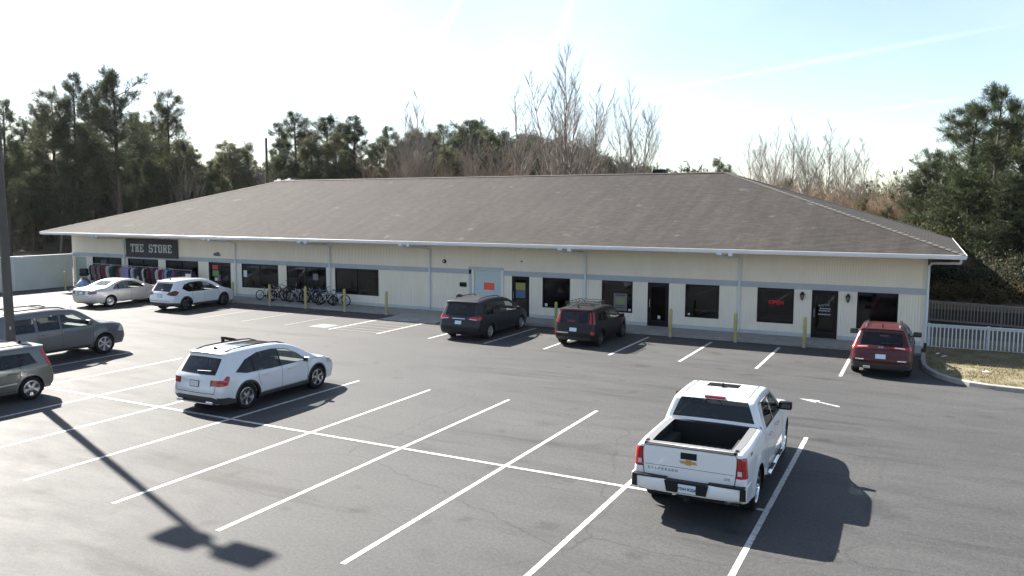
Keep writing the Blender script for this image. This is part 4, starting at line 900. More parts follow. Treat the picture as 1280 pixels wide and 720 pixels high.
    def wheels(s, rim='spoke5', rm=None, nsp=5):
        rm = rm or M_ALLOY; yo = s.W / 2 - .035; tw = s.TW; R_ = s.RW; ri = R_ * .66; Mx = Matrix.Rotation(-math.pi / 2, 3, 'X')
        first = None
        for a in s.ax:
            for sg in (1, -1):
                if first is None:
                    w = MB(); w.lathe([(ri, -.005), (ri + .01, .012), (R_ - .045, .016), (R_ - .015, -.008), (R_, -.035), (R_, -tw + .035), (R_ - .015, -tw + .01), (ri, -tw)], 40, Mx); t = w.build('wheel', M_RUB, s.root, smooth=True, angle=50)
                    w = MB(); w.lathe([(ri + .006, .002), (ri - .012, .006), (ri - .03, -.03), (ri - .04, -tw + .02)], 40, Mx)
                    for k in range(nsp):
                        for dd in ((-.09, .09) if rim == 'twin' else (0,)):
                            A = 2 * math.pi * k / nsp + dd * 1.6; c, s_ = cos(A), sin(A); wd = (.030 if rim == 'twin' else .045); tx = Vector((-s_, 0, c))
                            V = []
                            for (r_, q, h) in ((.045, wd * .8, -.012), (ri * .55, wd * .62, -.020), (ri - .012, wd * .85 * (1.3 if rim != 'twin' else 1), -.006)):
                                p = Vector((c * r_, h, s_ * r_)); V += [p - tx * q, p + tx * q, p + tx * q + Vector((0, -.035, 0)), p - tx * q + Vector((0, -.035, 0))]
                            F = []
                            for j in (0, 4): F += [(j, j + 1, j + 5, j + 4), (j + 1, j + 2, j + 6, j + 5), (j + 3, j, j + 4, j + 7)]
                            w.add(V, F)
                    w.lathe([(.001, -.002), (.05, -.006), (.058, -.02), (.058, -.05)], 14, Mx)
                    rimo = w.build('rim', rm, t, smooth=False)
                    w = MB(); w.lathe([(.001, -.075), (ri * .72, -.075), (ri * .72, -.10), (ri - .02, -.13)], 24, Mx); w.build('brake_disc', mat_brake, t)
                    first = t
                else: t = copy_tree(first)
                t.location = (a, sg * yo, R_); t.rotation_euler = (0, rnd.uniform(0, 6), 0 if sg == 1 else math.pi); t.parent = s.root
        y1 = s.W / 2 - .40
        for a in s.ax:
            for sg in (1, -1):
                wl_ = MB()
                n = 18; V = []
                for k in range(n + 1):
                    A = -.35 + (math.pi + .7) * k / n; p = np.array([[a + s.AR * cos(A), s.RW + s.AR * sin(A)]])
                    q = s.side(p, -.004, sg)[0]; V += [tuple(q), (a + s.AR * cos(A), sg * y1, s.RW + s.AR * sin(A))]
                F = [(2 * k, 2 * k + 1, 2 * k + 3, 2 * k + 2) for k in range(n)]; wl_.add(V, F); wl_.add([V[2 * k + 1] for k in range(n + 1)], [tuple(range(n + 1))])
                wl_.build('wheel_well', M_BLACK, s.root, fix=False)
        u = MB(); z0 = s.zb + .02; hw = s.W / 2 - .12; u.span((s.ax[0] + s.AR, -hw, z0), (s.ax[1] - s.AR, hw, z0 + .03)); u.span((.12, -hw + .28, z0), (s.L - .2, hw - .28, z0 + .03))
        u.span((.2, -hw, z0 + .02), (s.ax[0] - s.AR, hw, z0 + .05)); u.span((s.ax[1] + s.AR, -hw + .15, z0 + .02), (s.L - .35, hw - .15, z0 + .05)); u.tube((s.ax[0], -hw, s.RW), (s.ax[0], hw, s.RW), .05, n=8); u.tube((s.ax[1], -hw, s.RW), (s.ax[1], hw, s.RW), .05, n=8); u.build('underbody', M_BLACK, s.root)
    def cabin(s, x0, x1, rows=2, ztop=None, seat=None):
        hw = float(s.W0(np.array([(x0 + x1) / 2]), np.array([s.belt]))[0]) - .09; seat = seat or M_SEAT
        f = MB(); f.span((x0, -hw, .42), (x1 + .2, hw, .46)); f.span((x1 - .02, -hw, .46), (x1 + .2, hw, s.belt - .08)); f.rbox((x1 - .1, 0, s.belt - .12), (.38, 2 * hw, .2), .05)
        for sg in (-1, 1): f.span((x0, sg * hw, .44), (x1, sg * (hw + .02), s.belt - .02))
        f.span((x0, -hw, .44), (x0 + .03, hw, s.belt - .03)); f.span((x0, -hw, .46), (x0 + .45, hw, s.belt - .12)); f.build('interior', M_SEAT, s.root)
        xf = x1 - .75
        for r_ in range(rows):
            for y in (-.38, .38):
                if x0 + .4 > xf - r_ * .95: continue
                m = MB(); X_ = xf - r_ * .92; m.rbox((X_, y, .62), (.5, .5, .2), .06); Mt = Matrix.Rotation(-.28, 3, 'Y'); m.rbox((X_ - .33, y, .95), (.14, .48, .62), .05, Mt); m.rbox((X_ - .44, y, 1.33), (.10, .26, .17), .04, Mt); m.build('seat', seat, s.root, smooth=True)
        st = MB(); Mt = Matrix.Rotation(-.45, 3, 'Y') @ Matrix.Rotation(math.pi / 2, 3, 'Y'); st.lathe([(.18 + .014 * cos(k * math.pi / 3), .014 * sin(k * math.pi / 3)) for k in range(6)], 20, Mt, True); st.V = [(v[0] + x1 - .38, v[1] + .38, v[2] + s.belt - .03) for v in st.V]; st.build('steering_wheel', M_BLACK, s.root)
    def mirrors(s, x, z, m, m2=None, sc=1.0):
        for sg in (1, -1):
            y = float(s.side([(x, z)], 0, 1)[0][1]); q = MB(); q.rbox((x - .02, sg * (y + .15), z + .05), (.13 * sc, .23 * sc, .16 * sc), .045); o = q.build('wing_mirror', m, s.root, smooth=True, angle=60)
            q = MB(); q.path([(x + .02, sg * (y - .03), z - .02), (x, sg * (y + .09), z + .0)], .028, 6); q.build('mirror_arm', M_BLACK, o, smooth=True)
            q = MB(); xx = x - .02 - .066 * sc; q.add([(xx - .001, sg * (y + .15) - .09 * sc, z), (xx - .001, sg * (y + .15) + .09 * sc, z), (xx - .001, sg * (y + .15) + .09 * sc, z + .10), (xx - .001, sg * (y + .15) - .09 * sc, z + .10)], [(0, 1, 2, 3)]); q.build('mirror_glass', M_MIRR, o)
    def handles(s, pts, m):
        for (x, z) in pts:
            for sg in (1, -1):
                P = s.side([(x - .11, z), (x - .10, z), (x + .10, z + .004), (x + .11, z + .004)], 0, sg); o = [0.0, .035, .035, 0.0]
                q = MB(); q.path([(p[0], p[1] + sg * o[k], p[2]) for k, p in enumerate(P)], .014, 6); q.build('door_handle', m, s.root, smooth=True)
    def plate(s, z, txt, m=None, front=False, w=.305):
        S_ = s.s_rear(z); p = s.strip([(S_, 0)], .012)[0]; p2 = s.strip([(s.s_rear(z + .08), 0)], .012)[0]; t = math.atan2(p2[0] - p[0], p2[2] - p[2])
        me = MB(); Mt = Matrix.Rotation(t, 3, 'Y'); me.rbox((0, 0, 0), (.012, w, .155), .004); o = me.build('licence_plate', m or M_PLATE, s.root); o.location = p; o.rotation_euler = (0, t, 0)
        fr = MB(); fr.box((.002, 0, .083), (.014, w + .02, .012)); fr.box((.002, 0, -.083), (.014, w + .02, .012)); fr.box((.002, w / 2 + .005, 0), (.014, .012, .166)); fr.box((.002, -w / 2 - .005, 0), (.014, .012, .166)); fr.build('plate_frame', M_BLACK, o)
        if txt:
            tm = text_mesh(txt, .085, .0015, .0015); tm.materials.append(M_INK); q = link_mesh('plate_lettering', tm, o, (-.009, 0, -.005)); q.rotation_euler = (math.pi / 2, 0, -math.pi / 2)
    def badge(s, txt, y, z, size, m, name='badge', off=.004):
        p = s.strip([(s.ry([(y, z)])[0])], off)[0]; tm = text_mesh(txt, size, .003, .001); tm.materials.append(m); p2 = s.strip([s.ry([(y, z + .06)])[0]], off)[0]; t = math.atan2(p2[0] - p[0], p2[2] - p[2])
        q = link_mesh(name, tm, s.root, p); q.rotation_euler = (math.pi / 2, 0, -math.pi / 2); q.rotation_mode = 'XYZ'
        q.matrix_local = Matrix.Translation(p) @ Matrix.Rotation(t, 4, 'Y') @ Matrix.Rotation(-math.pi / 2, 4, 'Z') @ Matrix.Rotation(math.pi / 2, 4, 'X'); return q
    def place(s, X_, Yr, face=1, yaw=0.0):  # Yr: world Y of the rear axle
        a = (math.pi / 2 if face == 1 else -math.pi / 2) + yaw; s.root.rotation_euler = (0, 0, a); d = Vector((cos(a), sin(a), 0)) * s.ax[0]; s.root.location = (X_ - d.x, Yr - d.y, 0.0); s.root.scale = (1, 1, .95)
    def rails(s, x0, x1, m, yf=.80, h=.06, r=.018):
        for sg in (1, -1):
            pts = []; n = 9
            for k in range(n):
                x = x0 + (x1 - x0) * k / (n - 1); P = s.strip([(s.s_top(x), sg * yf)], (h if 0 < k < n - 1 else 0.0))[0]; pts.append(tuple(P))
            q = MB(); q.path(pts, r, 6); q.build('roof_rail', m, s.root, smooth=True)
    def wiper(s, z, y0=.0, y1=-.55):
        pts = [tuple(s.strip([s.ry([(y0 + (y1 - y0) * k / 4, z + .03 * k / 4)])[0]], .018)[0]) for k in range(5)]; q = MB(); q.path(pts, .009, 5); q.build('rear_wiper', M_BLACK, s.root)
    def antenna(s, x, h=.09):
        p = s.strip([(s.s_top(x), 0)], 0)[0]; q = MB(); q.prism([(p[0] - .07, p[2] - .01), (p[0] + .09, p[2] - .01), (p[0] - .04, p[2] + h)], -.018, .018); q.build('antenna', M_BLACK, s.root)
    def dlo(s, poly, splits, tint, trim=None, pil=.07, seam_w=.0):
        """side glazing: dark trim polygon, then one pane between each pair of splits"""
        s.side_regs.append(('window_trim', poly, trim or M_BLACK, .001, 0))
        xs = [-9] + list(splits) + [99]; inn_ = inset_poly(poly, .018)
        for k in range(len(xs) - 1):
            c = clipx(inn_, xs[k] + pil / 2, xs[k + 1] - pil / 2)
            if len(c) >= 3: s.side_regs.append(('side_window|%d' % k, c, tint[k], -.006, 0))
    def seams(s, lines, w=.013):
        for pl_ in lines: s.side_regs.append(('panel_gap', ribbon(pl_, w), M_BLACK, -.012, 0))
    def rear_seam(s, pts, w=.016, key='=tailgate_gap'):
        q = s.ry(pts); rb = [];
        # ribbon in (s, v) space: v scaled by half width
        hw = .8; pl_ = [(a, b * hw) for a, b in q]; s.strip_regs.append((key, [(a, b / hw) for a, b in ribbon(pl_, w)], M_BLACK, -.008))
M_MIRR = mat('mirror_dark', (.10, .11, .12), .08, 1.0)
mat_brake = mat('brake_metal', (.16, .16, .16), .5, .6)
def slanted(y0, y1, z0, z1, taper): return [(-y0, z0), (y0, z0), (y1, z1), (-y1, z1)]
def rear_glass(c, w0, w1, z0, z1, m=M_GLT, n=5, name='rear_window', curve=.0, rad=0.0):
    pts = [(-w0 + 2 * w0 * k / n, z0 - curve * (1 - (2 * k / n - 1) ** 2)) for k in range(n + 1)] + [(w1 - 2 * w1 * k / n, z1) for k in range(n + 1)]
    tr = [(p[0] * 1.035, p[1] + (.022 if p[1] > (z0 + z1) / 2 else -.02)) for p in pts]
    c.strip_regs.append(('=rear_window_trim', c.ry(tr), M_BLACK, .000)); c.strip_regs.append((name, c.ry(pts), m, -.006))
def top_poly(c, pts): # (x, v) on upper profile
    return [(c.s_top(x), v) for x, v in pts]
def generic_front(c, xw0, xw1, lights=True):
    # windshield from base xw1 to header xw0
    c.strip_regs.append(('windshield', top_poly(c, [(xw0 + .05, -.94), (xw0, -.5), (xw0, .5), (xw0 + .05, .94), (xw1 - .08, .97), (xw1, .6), (xw1, -.6), (xw1 - .08, -.97)]), M_GLC, -.004))
P_WHITE = paint('white_paint', (.70, .72, .74), 0, .35); P_PEARL = paint('pearl_silver_paint', (.60, .62, .65), .1, .35); P_GREYB = paint('grey_blue_paint', (.115, .118, .126), .6, .38)
P_GREEN = paint('grey_green_paint', (.13, .137, .125), .6, .36); P_CHAMP = paint('silver_paint', (.60, .58, .56), .5, .36); P_NIGHT = paint('dark_slate_paint', (.016, .017, .024), .3, .45, .25); P_BLK = paint('black_paint', (.004, .004, .005), .0, .5, .12)
P_RED = paint('deep_red_paint', (.060, .003, .006), .2, .4, .4); P_CHERRY = paint('cherry_trim_paint', (.12, .006, .012), .2, .35, .5)
M_CLAD = mat('grey_cladding', (.035, .035, .038), .6)
def wheel_cladding(c, m=M_CLAD, w=.055, sill=.38):
    for a in c.ax: c.side_regs.append(('body_cladding', circ(a, c.RW, c.AR + w, 32), m, .006, 0))
    c.side_regs.append(('body_cladding', [(c.ax[0], c.zb - .05), (c.ax[1], c.zb - .05), (c.ax[1], sill), (c.ax[0], sill)], m, .006, 0))
# ---- white crossover with its far door open (middle of the lot)
def crossover():
    L_ = 4.81
    sil = [(.12, .28), (.03, .44, .06), (.0, .64, .08), (.05, .84, .10), (.07, 1.02, .08), (.17, 1.16, .1), (.47, 1.585, .05), (.36, 1.665, .05), (.9, 1.69, .3), (1.7, 1.70, .6), (2.55, 1.66, .6), (3.05, 1.52, .5), (3.80, 1.08, .18), (4.35, .99, .4), (4.72, .82, .18), (4.81, .58, .12), (4.70, .28)]
    c = Car('white crossover with its far front door open in the middle of the lot', 'parked_car', L_, 1.90, sil, 1.00, .30, (.98, 3.80), .375, P_PEARL)
    D = [(.62, 1.14), (1.0, 1.06), (1.9, 1.035), (3.35, 1.04), (3.02, 1.30), (2.62, 1.50), (2.1, 1.565), (1.55, 1.55), (1.05, 1.42)]
    wheel_cladding(c)
    # doors as their own panels
    for x0, x1, nm in ((1.42, 2.32, 'rear_door'), (2.33, 3.38, 'front_door')):
        pass
    c.dlo(D, (1.30, 2.28), (M_GLT, M_GLT, M_GLC))
    c.seams([[(1.40, 1.03), (1.42, .75), (1.50, .60)], [(2.30, 1.03), (2.30, .36)], [(3.30, 1.03), (3.36, .75), (3.28, .36)], [(1.52, .395), (3.28, .395)], [(3.42, 1.06), (4.3, .98)]])
    # open far door: the left side has no front door
    c.side_regs.append(('panel_gap', [(4.60, .84), (4.28, .93), (4.55, .76)], M_CHR, .004, 0))
    rear_glass(c, .62, .58, 1.13, 1.50, curve=.02)
    c.strip_regs.append(('rear_bumper_trim', c.ry([(-.76, .30), (.76, .30), (.76, .46), (.60, .50), (-.60, .50), (-.76, .46)]), M_CLAD, .004))
    c.side_regs.append(('rear_bumper_trim', [(-.1, .2), (.60, .2), (.56, .38), (.30, .47), (-.1, .50)], M_CLAD, .004, 0))
    tl = [(-.1, .80), (.26, .82), (.38, 1.06), (.30, 1.09), (.12, .985), (-.1, .99)]
    c.side_regs.append(('tail_light', tl, M_REDL, .005, 0))
    for sg in (1, -1):
        c.strip_regs.append(('=tail_light|%d' % sg, c.ry([(sg * .60, .81), (sg * .95, .81), (sg * .95, .985), (sg * .60, .975)]), M_REDL, .005))
        c.strip_regs.append(('=tail_light_trim|%d' % sg, c.ry([(sg * .56, .80), (sg * .60, .80), (sg * .60, .985), (sg * .56, .98)]), M_BLACK, .004))
    c.rear_seam([(-.70, .60), (.70, .60)]); c.rear_seam([(-.70, .60), (-.72, .80)]); c.rear_seam([(.70, .60), (.72, .80)])
    generic_front(c, 2.72, 3.74)
    c.strip_regs.append(('sunroof', top_poly(c, [(1.35, -.66), (2.5, -.66), (2.5, .66), (1.35, .66)]), M_GLT, .002))
    c.side_regs.append(('headlight', [(4.28, .80), (4.7, .74), (4.75, .86), (4.45, .90)], M_CLRL, .004, 0))
    # hole for the opened door on the left
    c.side_regs.append(('HOLE', [(2.36, .41), (3.26, .41), (3.34, .75), (3.30, 1.04), (3.02, 1.29), (2.62, 1.485), (2.36, 1.53)], None, 0, 1, None))
    # on the right the same area must stay door and glass: build it from its own regions
    base = c.side_regs[:-1]; hole = c.side_regs[-1][1]
    c.side_regs = base
    save = c.parts
    c.build_shell()
    # remove left faces inside the hole polygon
    for key in list(c.parts):
        ok_ = key in ('body',) or (isinstance(key, tuple) and key[1] == 1)
        if not ok_: continue
        V, F, m = c.parts[key]; V_ = np.array(V); F_ = np.array(F); C = V_[F_].mean(1); inside = inpoly(C[:, [0, 2]], hole) & (C[:, 1] > .45)
        if key == 'body': inside &= C[:, 1] > .5
        c.parts[key][1] = F_[~inside].tolist()
        if key != 'body' and inside.all(): del c.parts[key]
    c.finish(); c.wheels('spoke', mat('machined_alloy', (.42, .43, .45), .25, .9), 5); c.cabin(.9, 3.45, 3)
    c.mirrors(3.2, 1.02, P_PEARL); c.handles([(1.62, .90)], M_CHR)
    q = MB();
    for sg in (-1,):
        P = c.side([(2.52, .90), (2.53, .90), (2.75, .904), (2.76, .904)], 0, sg); q.path([(p[0], p[1] + sg * (0, .035, .035, 0)[k], p[2]) for k, p in enumerate(P)], .014, 6)
    q.build('door_handle', M_CHR, c.root)
    c.rails(.55, 2.75, M_BLACK, .90, .035, .02); c.antenna(.75, .07)
    c.plate(.84, '', mat('plate_pale', (.55, .58, .6), .4)); c.wiper(1.17)
    for y in (-.55, .55):
        q = MB(); q.rbox((.06, y, .34), (.12, .24, .09), .02); q.build('exhaust_trim', M_CHR, c.root)
    s_ = MB(); s_.rbox((.06, 0, .31), (.10, 1.1, .03), .01); s_.build('skid_plate', M_ALLOY, c.root)
    # the open door, hinged at its front edge
    hx, hy = 3.34, float(c.side([(3.34, .9)], 0, 1)[0][1]); dr = empty('front_door', (hx, hy, 0)); dr.parent = c.root; dr.rotation_euler = (0, 0, -R(48))
    dp = [(2.30, .41), (3.26, .41), (3.34, .75), (3.30, 1.06), (3.02, 1.36), (2.62, 1.60), (2.28, 1.68)]; gp = inset_poly([(2.30, 1.08), (3.30, 1.07), (3.02, 1.36), (2.62, 1.60), (2.28, 1.68)], .05)
    G = np.array([(x, z) for x in np.arange(2.42, 3.3, .1) for z in np.arange(.46, 1.5, .09)]); G = G[inpoly(G, dp)]
    V, F, lab = cdt_regions([tuple(p) for p in resample(np.array(dp + [dp[0]]), .08)[:-1]], [('g', gp)], G)
    for k, nm, m, off in ((0, 'door_skin', P_PEARL, 0), (0, 'door_lining', M_BLACK, -.06), (1, 'door_glass', M_GLC, -.02)):
        f = F[lab == k]; u, inv = np.unique(f, return_inverse=True); P = c.side(V[u], off, 1) - np.array([hx, hy, 0]); raw(nm, P, inv.reshape(-1, 3), m, dr, True)
    q = MB(); ring = [tuple(p) for p in (c.side(resample(np.array(dp + [dp[0]]), .1), -.03, 1) - np.array([hx, hy, 0]))]; q.path(ring, .03, 6); q.build('door_edge', M_BLACK, dr, smooth=True)
    q = MB(); ring = [tuple(p) for p in (c.side(resample(np.array(gp + [gp[0]]), .1), -.02, 1) - np.array([hx, hy, 0]))]; q.path(ring, .022, 6); q.build('window_frame', M_BLACK, dr, smooth=True)
    c.place(-17.03, 15.45); return c
crossover()
# ---- white compact crossover by the shop
def rogue():
    sil = [(.14, .30), (.04, .46, .06), (.0, .66, .08), (.05, .86, .1), (.06, 1.02, .08), (.14, 1.14, .1), (.46, 1.60, .06), (.34, 1.67, .05), (.9, 1.72, .3), (1.75, 1.735, .6), (2.5, 1.68, .6), (2.95, 1.54, .4), (3.70, 1.10, .2), (4.30, .98, .3), (4.62, .82, .16), (4.69, .58, .1), (4.60, .28)]
    c = Car('white compact crossover parked by the glass double door, with a pale roof', 'parked_car', 4.69, 1.84, sil, 1.02, .30, (.94, 3.64), .36, P_WHITE)
    wheel_cladding(c)
    c.dlo([(.78, 1.27), (1.15, 1.07), (2.0, 1.05), (3.25, 1.07), (2.95, 1.30), (2.55, 1.50), (2.05, 1.58), (1.45, 1.57), (1.0, 1.47)], (1.42, 2.22), (M_GLT, M_GLT, M_GLC))
    c.seams([[(1.40, 1.05), (1.38, .80), (1.46, .62)], [(2.24, 1.05), (2.24, .38)], [(3.2, 1.06), (3.28, .7), (3.18, .38)], [(1.5, .395), (3.2, .395)]])
    rear_glass(c, .60, .56, 1.14, 1.52)
    c.strip_regs.append(('rear_bumper_trim', c.ry([(-.74, .31), (.74, .31), (.74, .50), (-.74, .50)]), M_CLAD, .004)); c.side_regs.append(('rear_bumper_trim', [(-.1, .2), (.56, .2), (.50, .46), (-.1, .52)], M_CLAD, .004, 0))
    m_dr = mat('dark_red_lens', (.13, .01, .02), .15)
    c.side_regs.append(('tail_light', [(-.1, .90), (.25, .90), (.52, 1.10), (.30, 1.20), (.12, 1.16), (-.1, 1.12)], m_dr, .006, 0))
    for sg in (1, -1): c.strip_regs.append(('=tail_light|%d' % sg, c.ry([(sg * .46, .97), (sg * .95, .90), (sg * .95, 1.14), (sg * .58, 1.10)]), m_dr, .005))
    c.rear_seam([(-.68, .60), (.68, .60)]); generic_front(c, 2.6, 3.62); c.build_shell(); c.finish(); c.wheels('spoke', M_ALLOYD, 5); c.cabin(.9, 3.35, 2); c.mirrors(3.1, 1.06, P_WHITE); c.handles([(1.62, .93), (2.42, .91)], P_WHITE); c.rails(.6, 2.8, M_ALLOY, .90, .04, .015); c.antenna(.75, .07); c.plate(.88, ''); c.wiper(1.18)
    return c
c_rogue = rogue(); c_rogue.place(-35.62, 29.2, 1, R(2.5))
# a second white vehicle shows its roof beyond the screen wall
far = copy_tree(c_rogue.root); far.location = (-60.6, 37.0, .0); far.rotation_euler = (0, 0, R(165)); far['label'] = 'white car of which only the roof shows beyond the pale screen wall'
# ---- big grey SUV at the left
def bigsuv():
    sil = [(.12, .38), (.02, .52, .06), (.0, .72, .08), (.10, .95, .1), (.16, 1.2, .1), (.30, 1.78, .10), (.48, 1.90, .10), (1.2, 1.935, .4), (2.4, 1.94, .6), (3.05, 1.885, .4), (3.30, 1.78, .2), (3.98, 1.27, .14), (4.55, 1.235, .4), (4.98, 1.13, .16), (5.08, .90, .1), (5.13, .62, .1), (5.02, .36)]
    c = Car('big slate grey SUV with roof rails parked behind the grey hatchback', 'parked_car', 5.13, 2.01, sil, 1.22, .24, (1.14, 4.09), .405, P_GREYB, 'SUV', zb=.36, bowf=.16, bowr=.05)
    D1 = [(.55, 1.26), (1.52, 1.26), (1.52, 1.70), (.75, 1.70), (.60, 1.6)]; D2 = [(1.66, 1.26), (2.40, 1.26), (2.40, 1.70), (1.66, 1.70)]; D3 = [(2.52, 1.26), (3.55, 1.25), (3.20, 1.55), (2.98, 1.69), (2.52, 1.70)]
    for k, (D, m) in enumerate(((D1, M_GLT), (D2, M_GLT), (D3, M_GLC))): c.side_regs.append(('window_trim', inset_poly(D, -.02), M_BLACK, .001, 0)); c.side_regs.append(('side_window|%d' % k, D, m, -.006, 0))
    c.seams([[(1.60, 1.74), (1.60, 1.0), (1.72, .80)], [(2.46, 1.74), (2.46, .46)], [(3.66, 1.20), (3.60, .46)], [(1.74, .46), (3.6, .46)], [(1.60, 1.74), (2.98, 1.74), (3.25, 1.56), (3.66, 1.20)], [(3.75, 1.20), (4.9, 1.12)]])
    c.side_regs.append(('side_moulding', [(1.75, .66), (3.45, .66), (3.45, .72), (1.75, .72)], P_GREYB, .014, 0))
    c.side_regs.append(('headlight', [(4.72, .86), (5.1, .80), (5.1, 1.05), (4.86, 1.08)], M_CLRL, .004, 0)); c.side_regs.append(('tail_light', [(-.1, .95), (.22, .95), (.30, 1.3), (-.1, 1.3)], M_REDL, .004, 0))
    rear_glass(c, .66, .6, 1.26, 1.68); generic_front(c, 3.08, 3.93); c.build_shell(); c.finish(); c.wheels('spoke', M_ALLOY, 6); c.cabin(.6, 3.6, 3, seat=M_SEAT); c.mirrors(3.42, 1.30, P_GREYB, sc=1.25); c.handles([(1.85, 1.10), (2.66, 1.10)], P_GREYB); c.rails(.6, 2.85, M_BLACK, .86, .07, .022)
    for x in (1.1, 2.1):
        P0 = c.strip([(c.s_top(x), -.86)], .08)[0]; P1 = c.strip([(c.s_top(x), .86)], .08)[0]; q = MB(); q.path([P0, P1], .018, 6); q.build('cross_bar', M_BLACK, c.root)
    q = MB(); q.path([(3.15, -.5, 1.86), (3.10, -.5, 2.0)], .008, 5); q.build('antenna', M_BLACK, c.root)
    q = MB(); q.rbox((2.6, -.98, .44), (1.7, .16, .05), .015); q.rbox((2.6, .98, .44), (1.7, .16, .05), .015); q.build('running_board', M_BLACK, c.root); return c
c = bigsuv(); c.place(-27.95, 16.05)
# ---- boxy hatchbacks
def hatch(label, body, roofm, redtrim, rimm):
    sil = [(.10, .30), (.02, .44, .05), (.0, .62, .08), (.05, .84, .08), (.09, 1.02, .08), (.27, 1.50, .05), (.20, 1.575, .04), (.8, 1.60, .3), (1.7, 1.61, .6), (2.35, 1.57, .4), (2.60, 1.48, .2), (3.18, 1.09, .12), (3.75, .99, .25), (4.03, .86, .14), (4.12, .60, .12), (4.04, .28)]
    c = Car(label, 'parked_car', 4.14, 1.80, sil, 1.04, .22, (.78, 3.35), .345, body, bowr=.08, bowf=.3)
    if redtrim: wheel_cladding(c, M_BLACK)
    c.dlo([(.55, 1.11), (1.2, 1.06), (2.0, 1.03), (2.95, 1.03), (2.62, 1.33), (2.42, 1.44), (1.6, 1.45), (.72, 1.42)], (1.02, 1.85), (M_GLT, M_GLT, M_GLC))
    c.seams([[(1.08, 1.06), (1.10, .75), (1.22, .60)], [(1.88, 1.03), (1.88, .34)], [(2.9, 1.03), (2.93, .34)], [(1.25, .36), (2.93, .36)]])
    rear_glass(c, .56, .54, 1.04, 1.45)
    tlm = M_REDL
    c.side_regs.append(('tail_light', [(.10, 1.0), (.22, 1.0), (.40, 1.47), (.30, 1.49)], tlm, .006, 0)); c.side_regs.append(('tail_light|lower', [(-.1, .55), (.08, .55), (.12, .66), (-.1, .68)], tlm, .006, 0))
    for sg in (1, -1): c.strip_regs.append(('=tail_light|%d' % sg, c.ry([(sg * .63, 1.0), (sg * .95, 1.0), (sg * .95, 1.48), (sg * .62, 1.46)]), tlm, .005))
    c.rear_seam([(-.62, .62), (.62, .62)])
    c.strip_regs.append(('rear_bumper_trim', c.ry([(-.74, .31), (.74, .31), (.74, .42), (-.74, .42)]), M_CLAD, .004))
    if redtrim: c.strip_regs.append(('red_tailgate_stripe', c.ry([(-.16, 1.02), (.30, 1.06), (.32, 1.14), (-.02, 1.13)]), P_CHERRY, .008)); c.strip_regs.append(('roof_panel', top_poly(c, [(.30, -.98), (.30, .98), (2.4, .98), (2.4, -.98)]), P_BLK, .002))
    c.side_regs.append(('fender_vent' if redtrim else 'side_sill', [(2.98, .62), (3.0, .95), (3.55, .92), (3.62, .80), (3.3, .84)] if redtrim else [(1.2, .56), (2.9, .52), (2.9, .56), (1.2, .60)], P_CHERRY if redtrim else M_ALLOY, .006, 0))
    generic_front(c, 2.46, 3.12); c.build_shell(); c.finish(); c.wheels('twin', rimm, 5); c.cabin(.7, 2.95, 2); c.mirrors(2.72, 1.06, body); c.handles([(1.30, .88), (2.10, .88)], body); c.antenna(.55, .10); c.plate(.74, '' if not redtrim else '', M_PLATE); c.wiper(1.07)
    sp = MB(); P = [tuple(c.strip([(c.s_rear(1.53), v)], .012)[0]) for v in np.linspace(-.95, .95, 9)]; sp.path(P, .028, 6); sp.build('roof_spoiler', P_CHERRY if redtrim else body, c.root, smooth=True)
    return c
c = hatch('grey green boxy hatchback at the left edge, rear end towards the shop', P_GREEN, None, False, M_ALLOY); c.place(-23.12, 13.36, -1)
c.rails(.5, 2.2, M_BLACK, .88, .045, .016)
c = hatch('black boxy hatchback with red trim and a roof basket by the shop', P_BLK, None, True, M_ALLOYD); c.place(-12.2, 29.4, 1, R(-.5))
for sg in (1, -1):   # cherry edges round the tailgate glass
    q = MB(); P = [tuple(c.strip([c.ry([(sg * .60, z)])[0]], .012)[0]) for z in np.linspace(1.0, 1.5, 7)]; q.path(P, .02, 6); q.build('tailgate_trim', P_CHERRY, c.root, smooth=True)
q = MB()
for z in (1.70, 1.80):
    q.path([(.55, -.56, z), (.55, .56, z), (1.95, .56, z), (1.95, -.56, z), (.55, -.56, z)], .014, 6)
for x in (.55, .9, 1.25, 1.6, 1.95):
    for sg in (-1, 1): q.path([(x, sg * .56, 1.70), (x, sg * .56, 1.80)], .012, 5)
for y in np.linspace(-.42, .42, 6): q.path([(.55, y, 1.70), (1.95, y, 1.70)], .009, 5)
for x in (.75, 1.7):
    for sg in (-1, 1): q.path([(x, sg * .5, 1.70), (x, sg * .6, 1.60)], .016, 5)
q.path([(1.95, -.5, 1.80), (2.12, -.4, 1.70), (2.12, .4, 1.70), (1.95, .5, 1.80)], .014, 5)
q.build('roof_basket', M_BLACK, c.root, smooth=True)
q = MB(); q.rbox((.01, .45, .60), (.04, .5, .05), .012); q.build('bumper_edge', mat('silver_scuff', (.55, .55, .58), .3, .7), c.root)
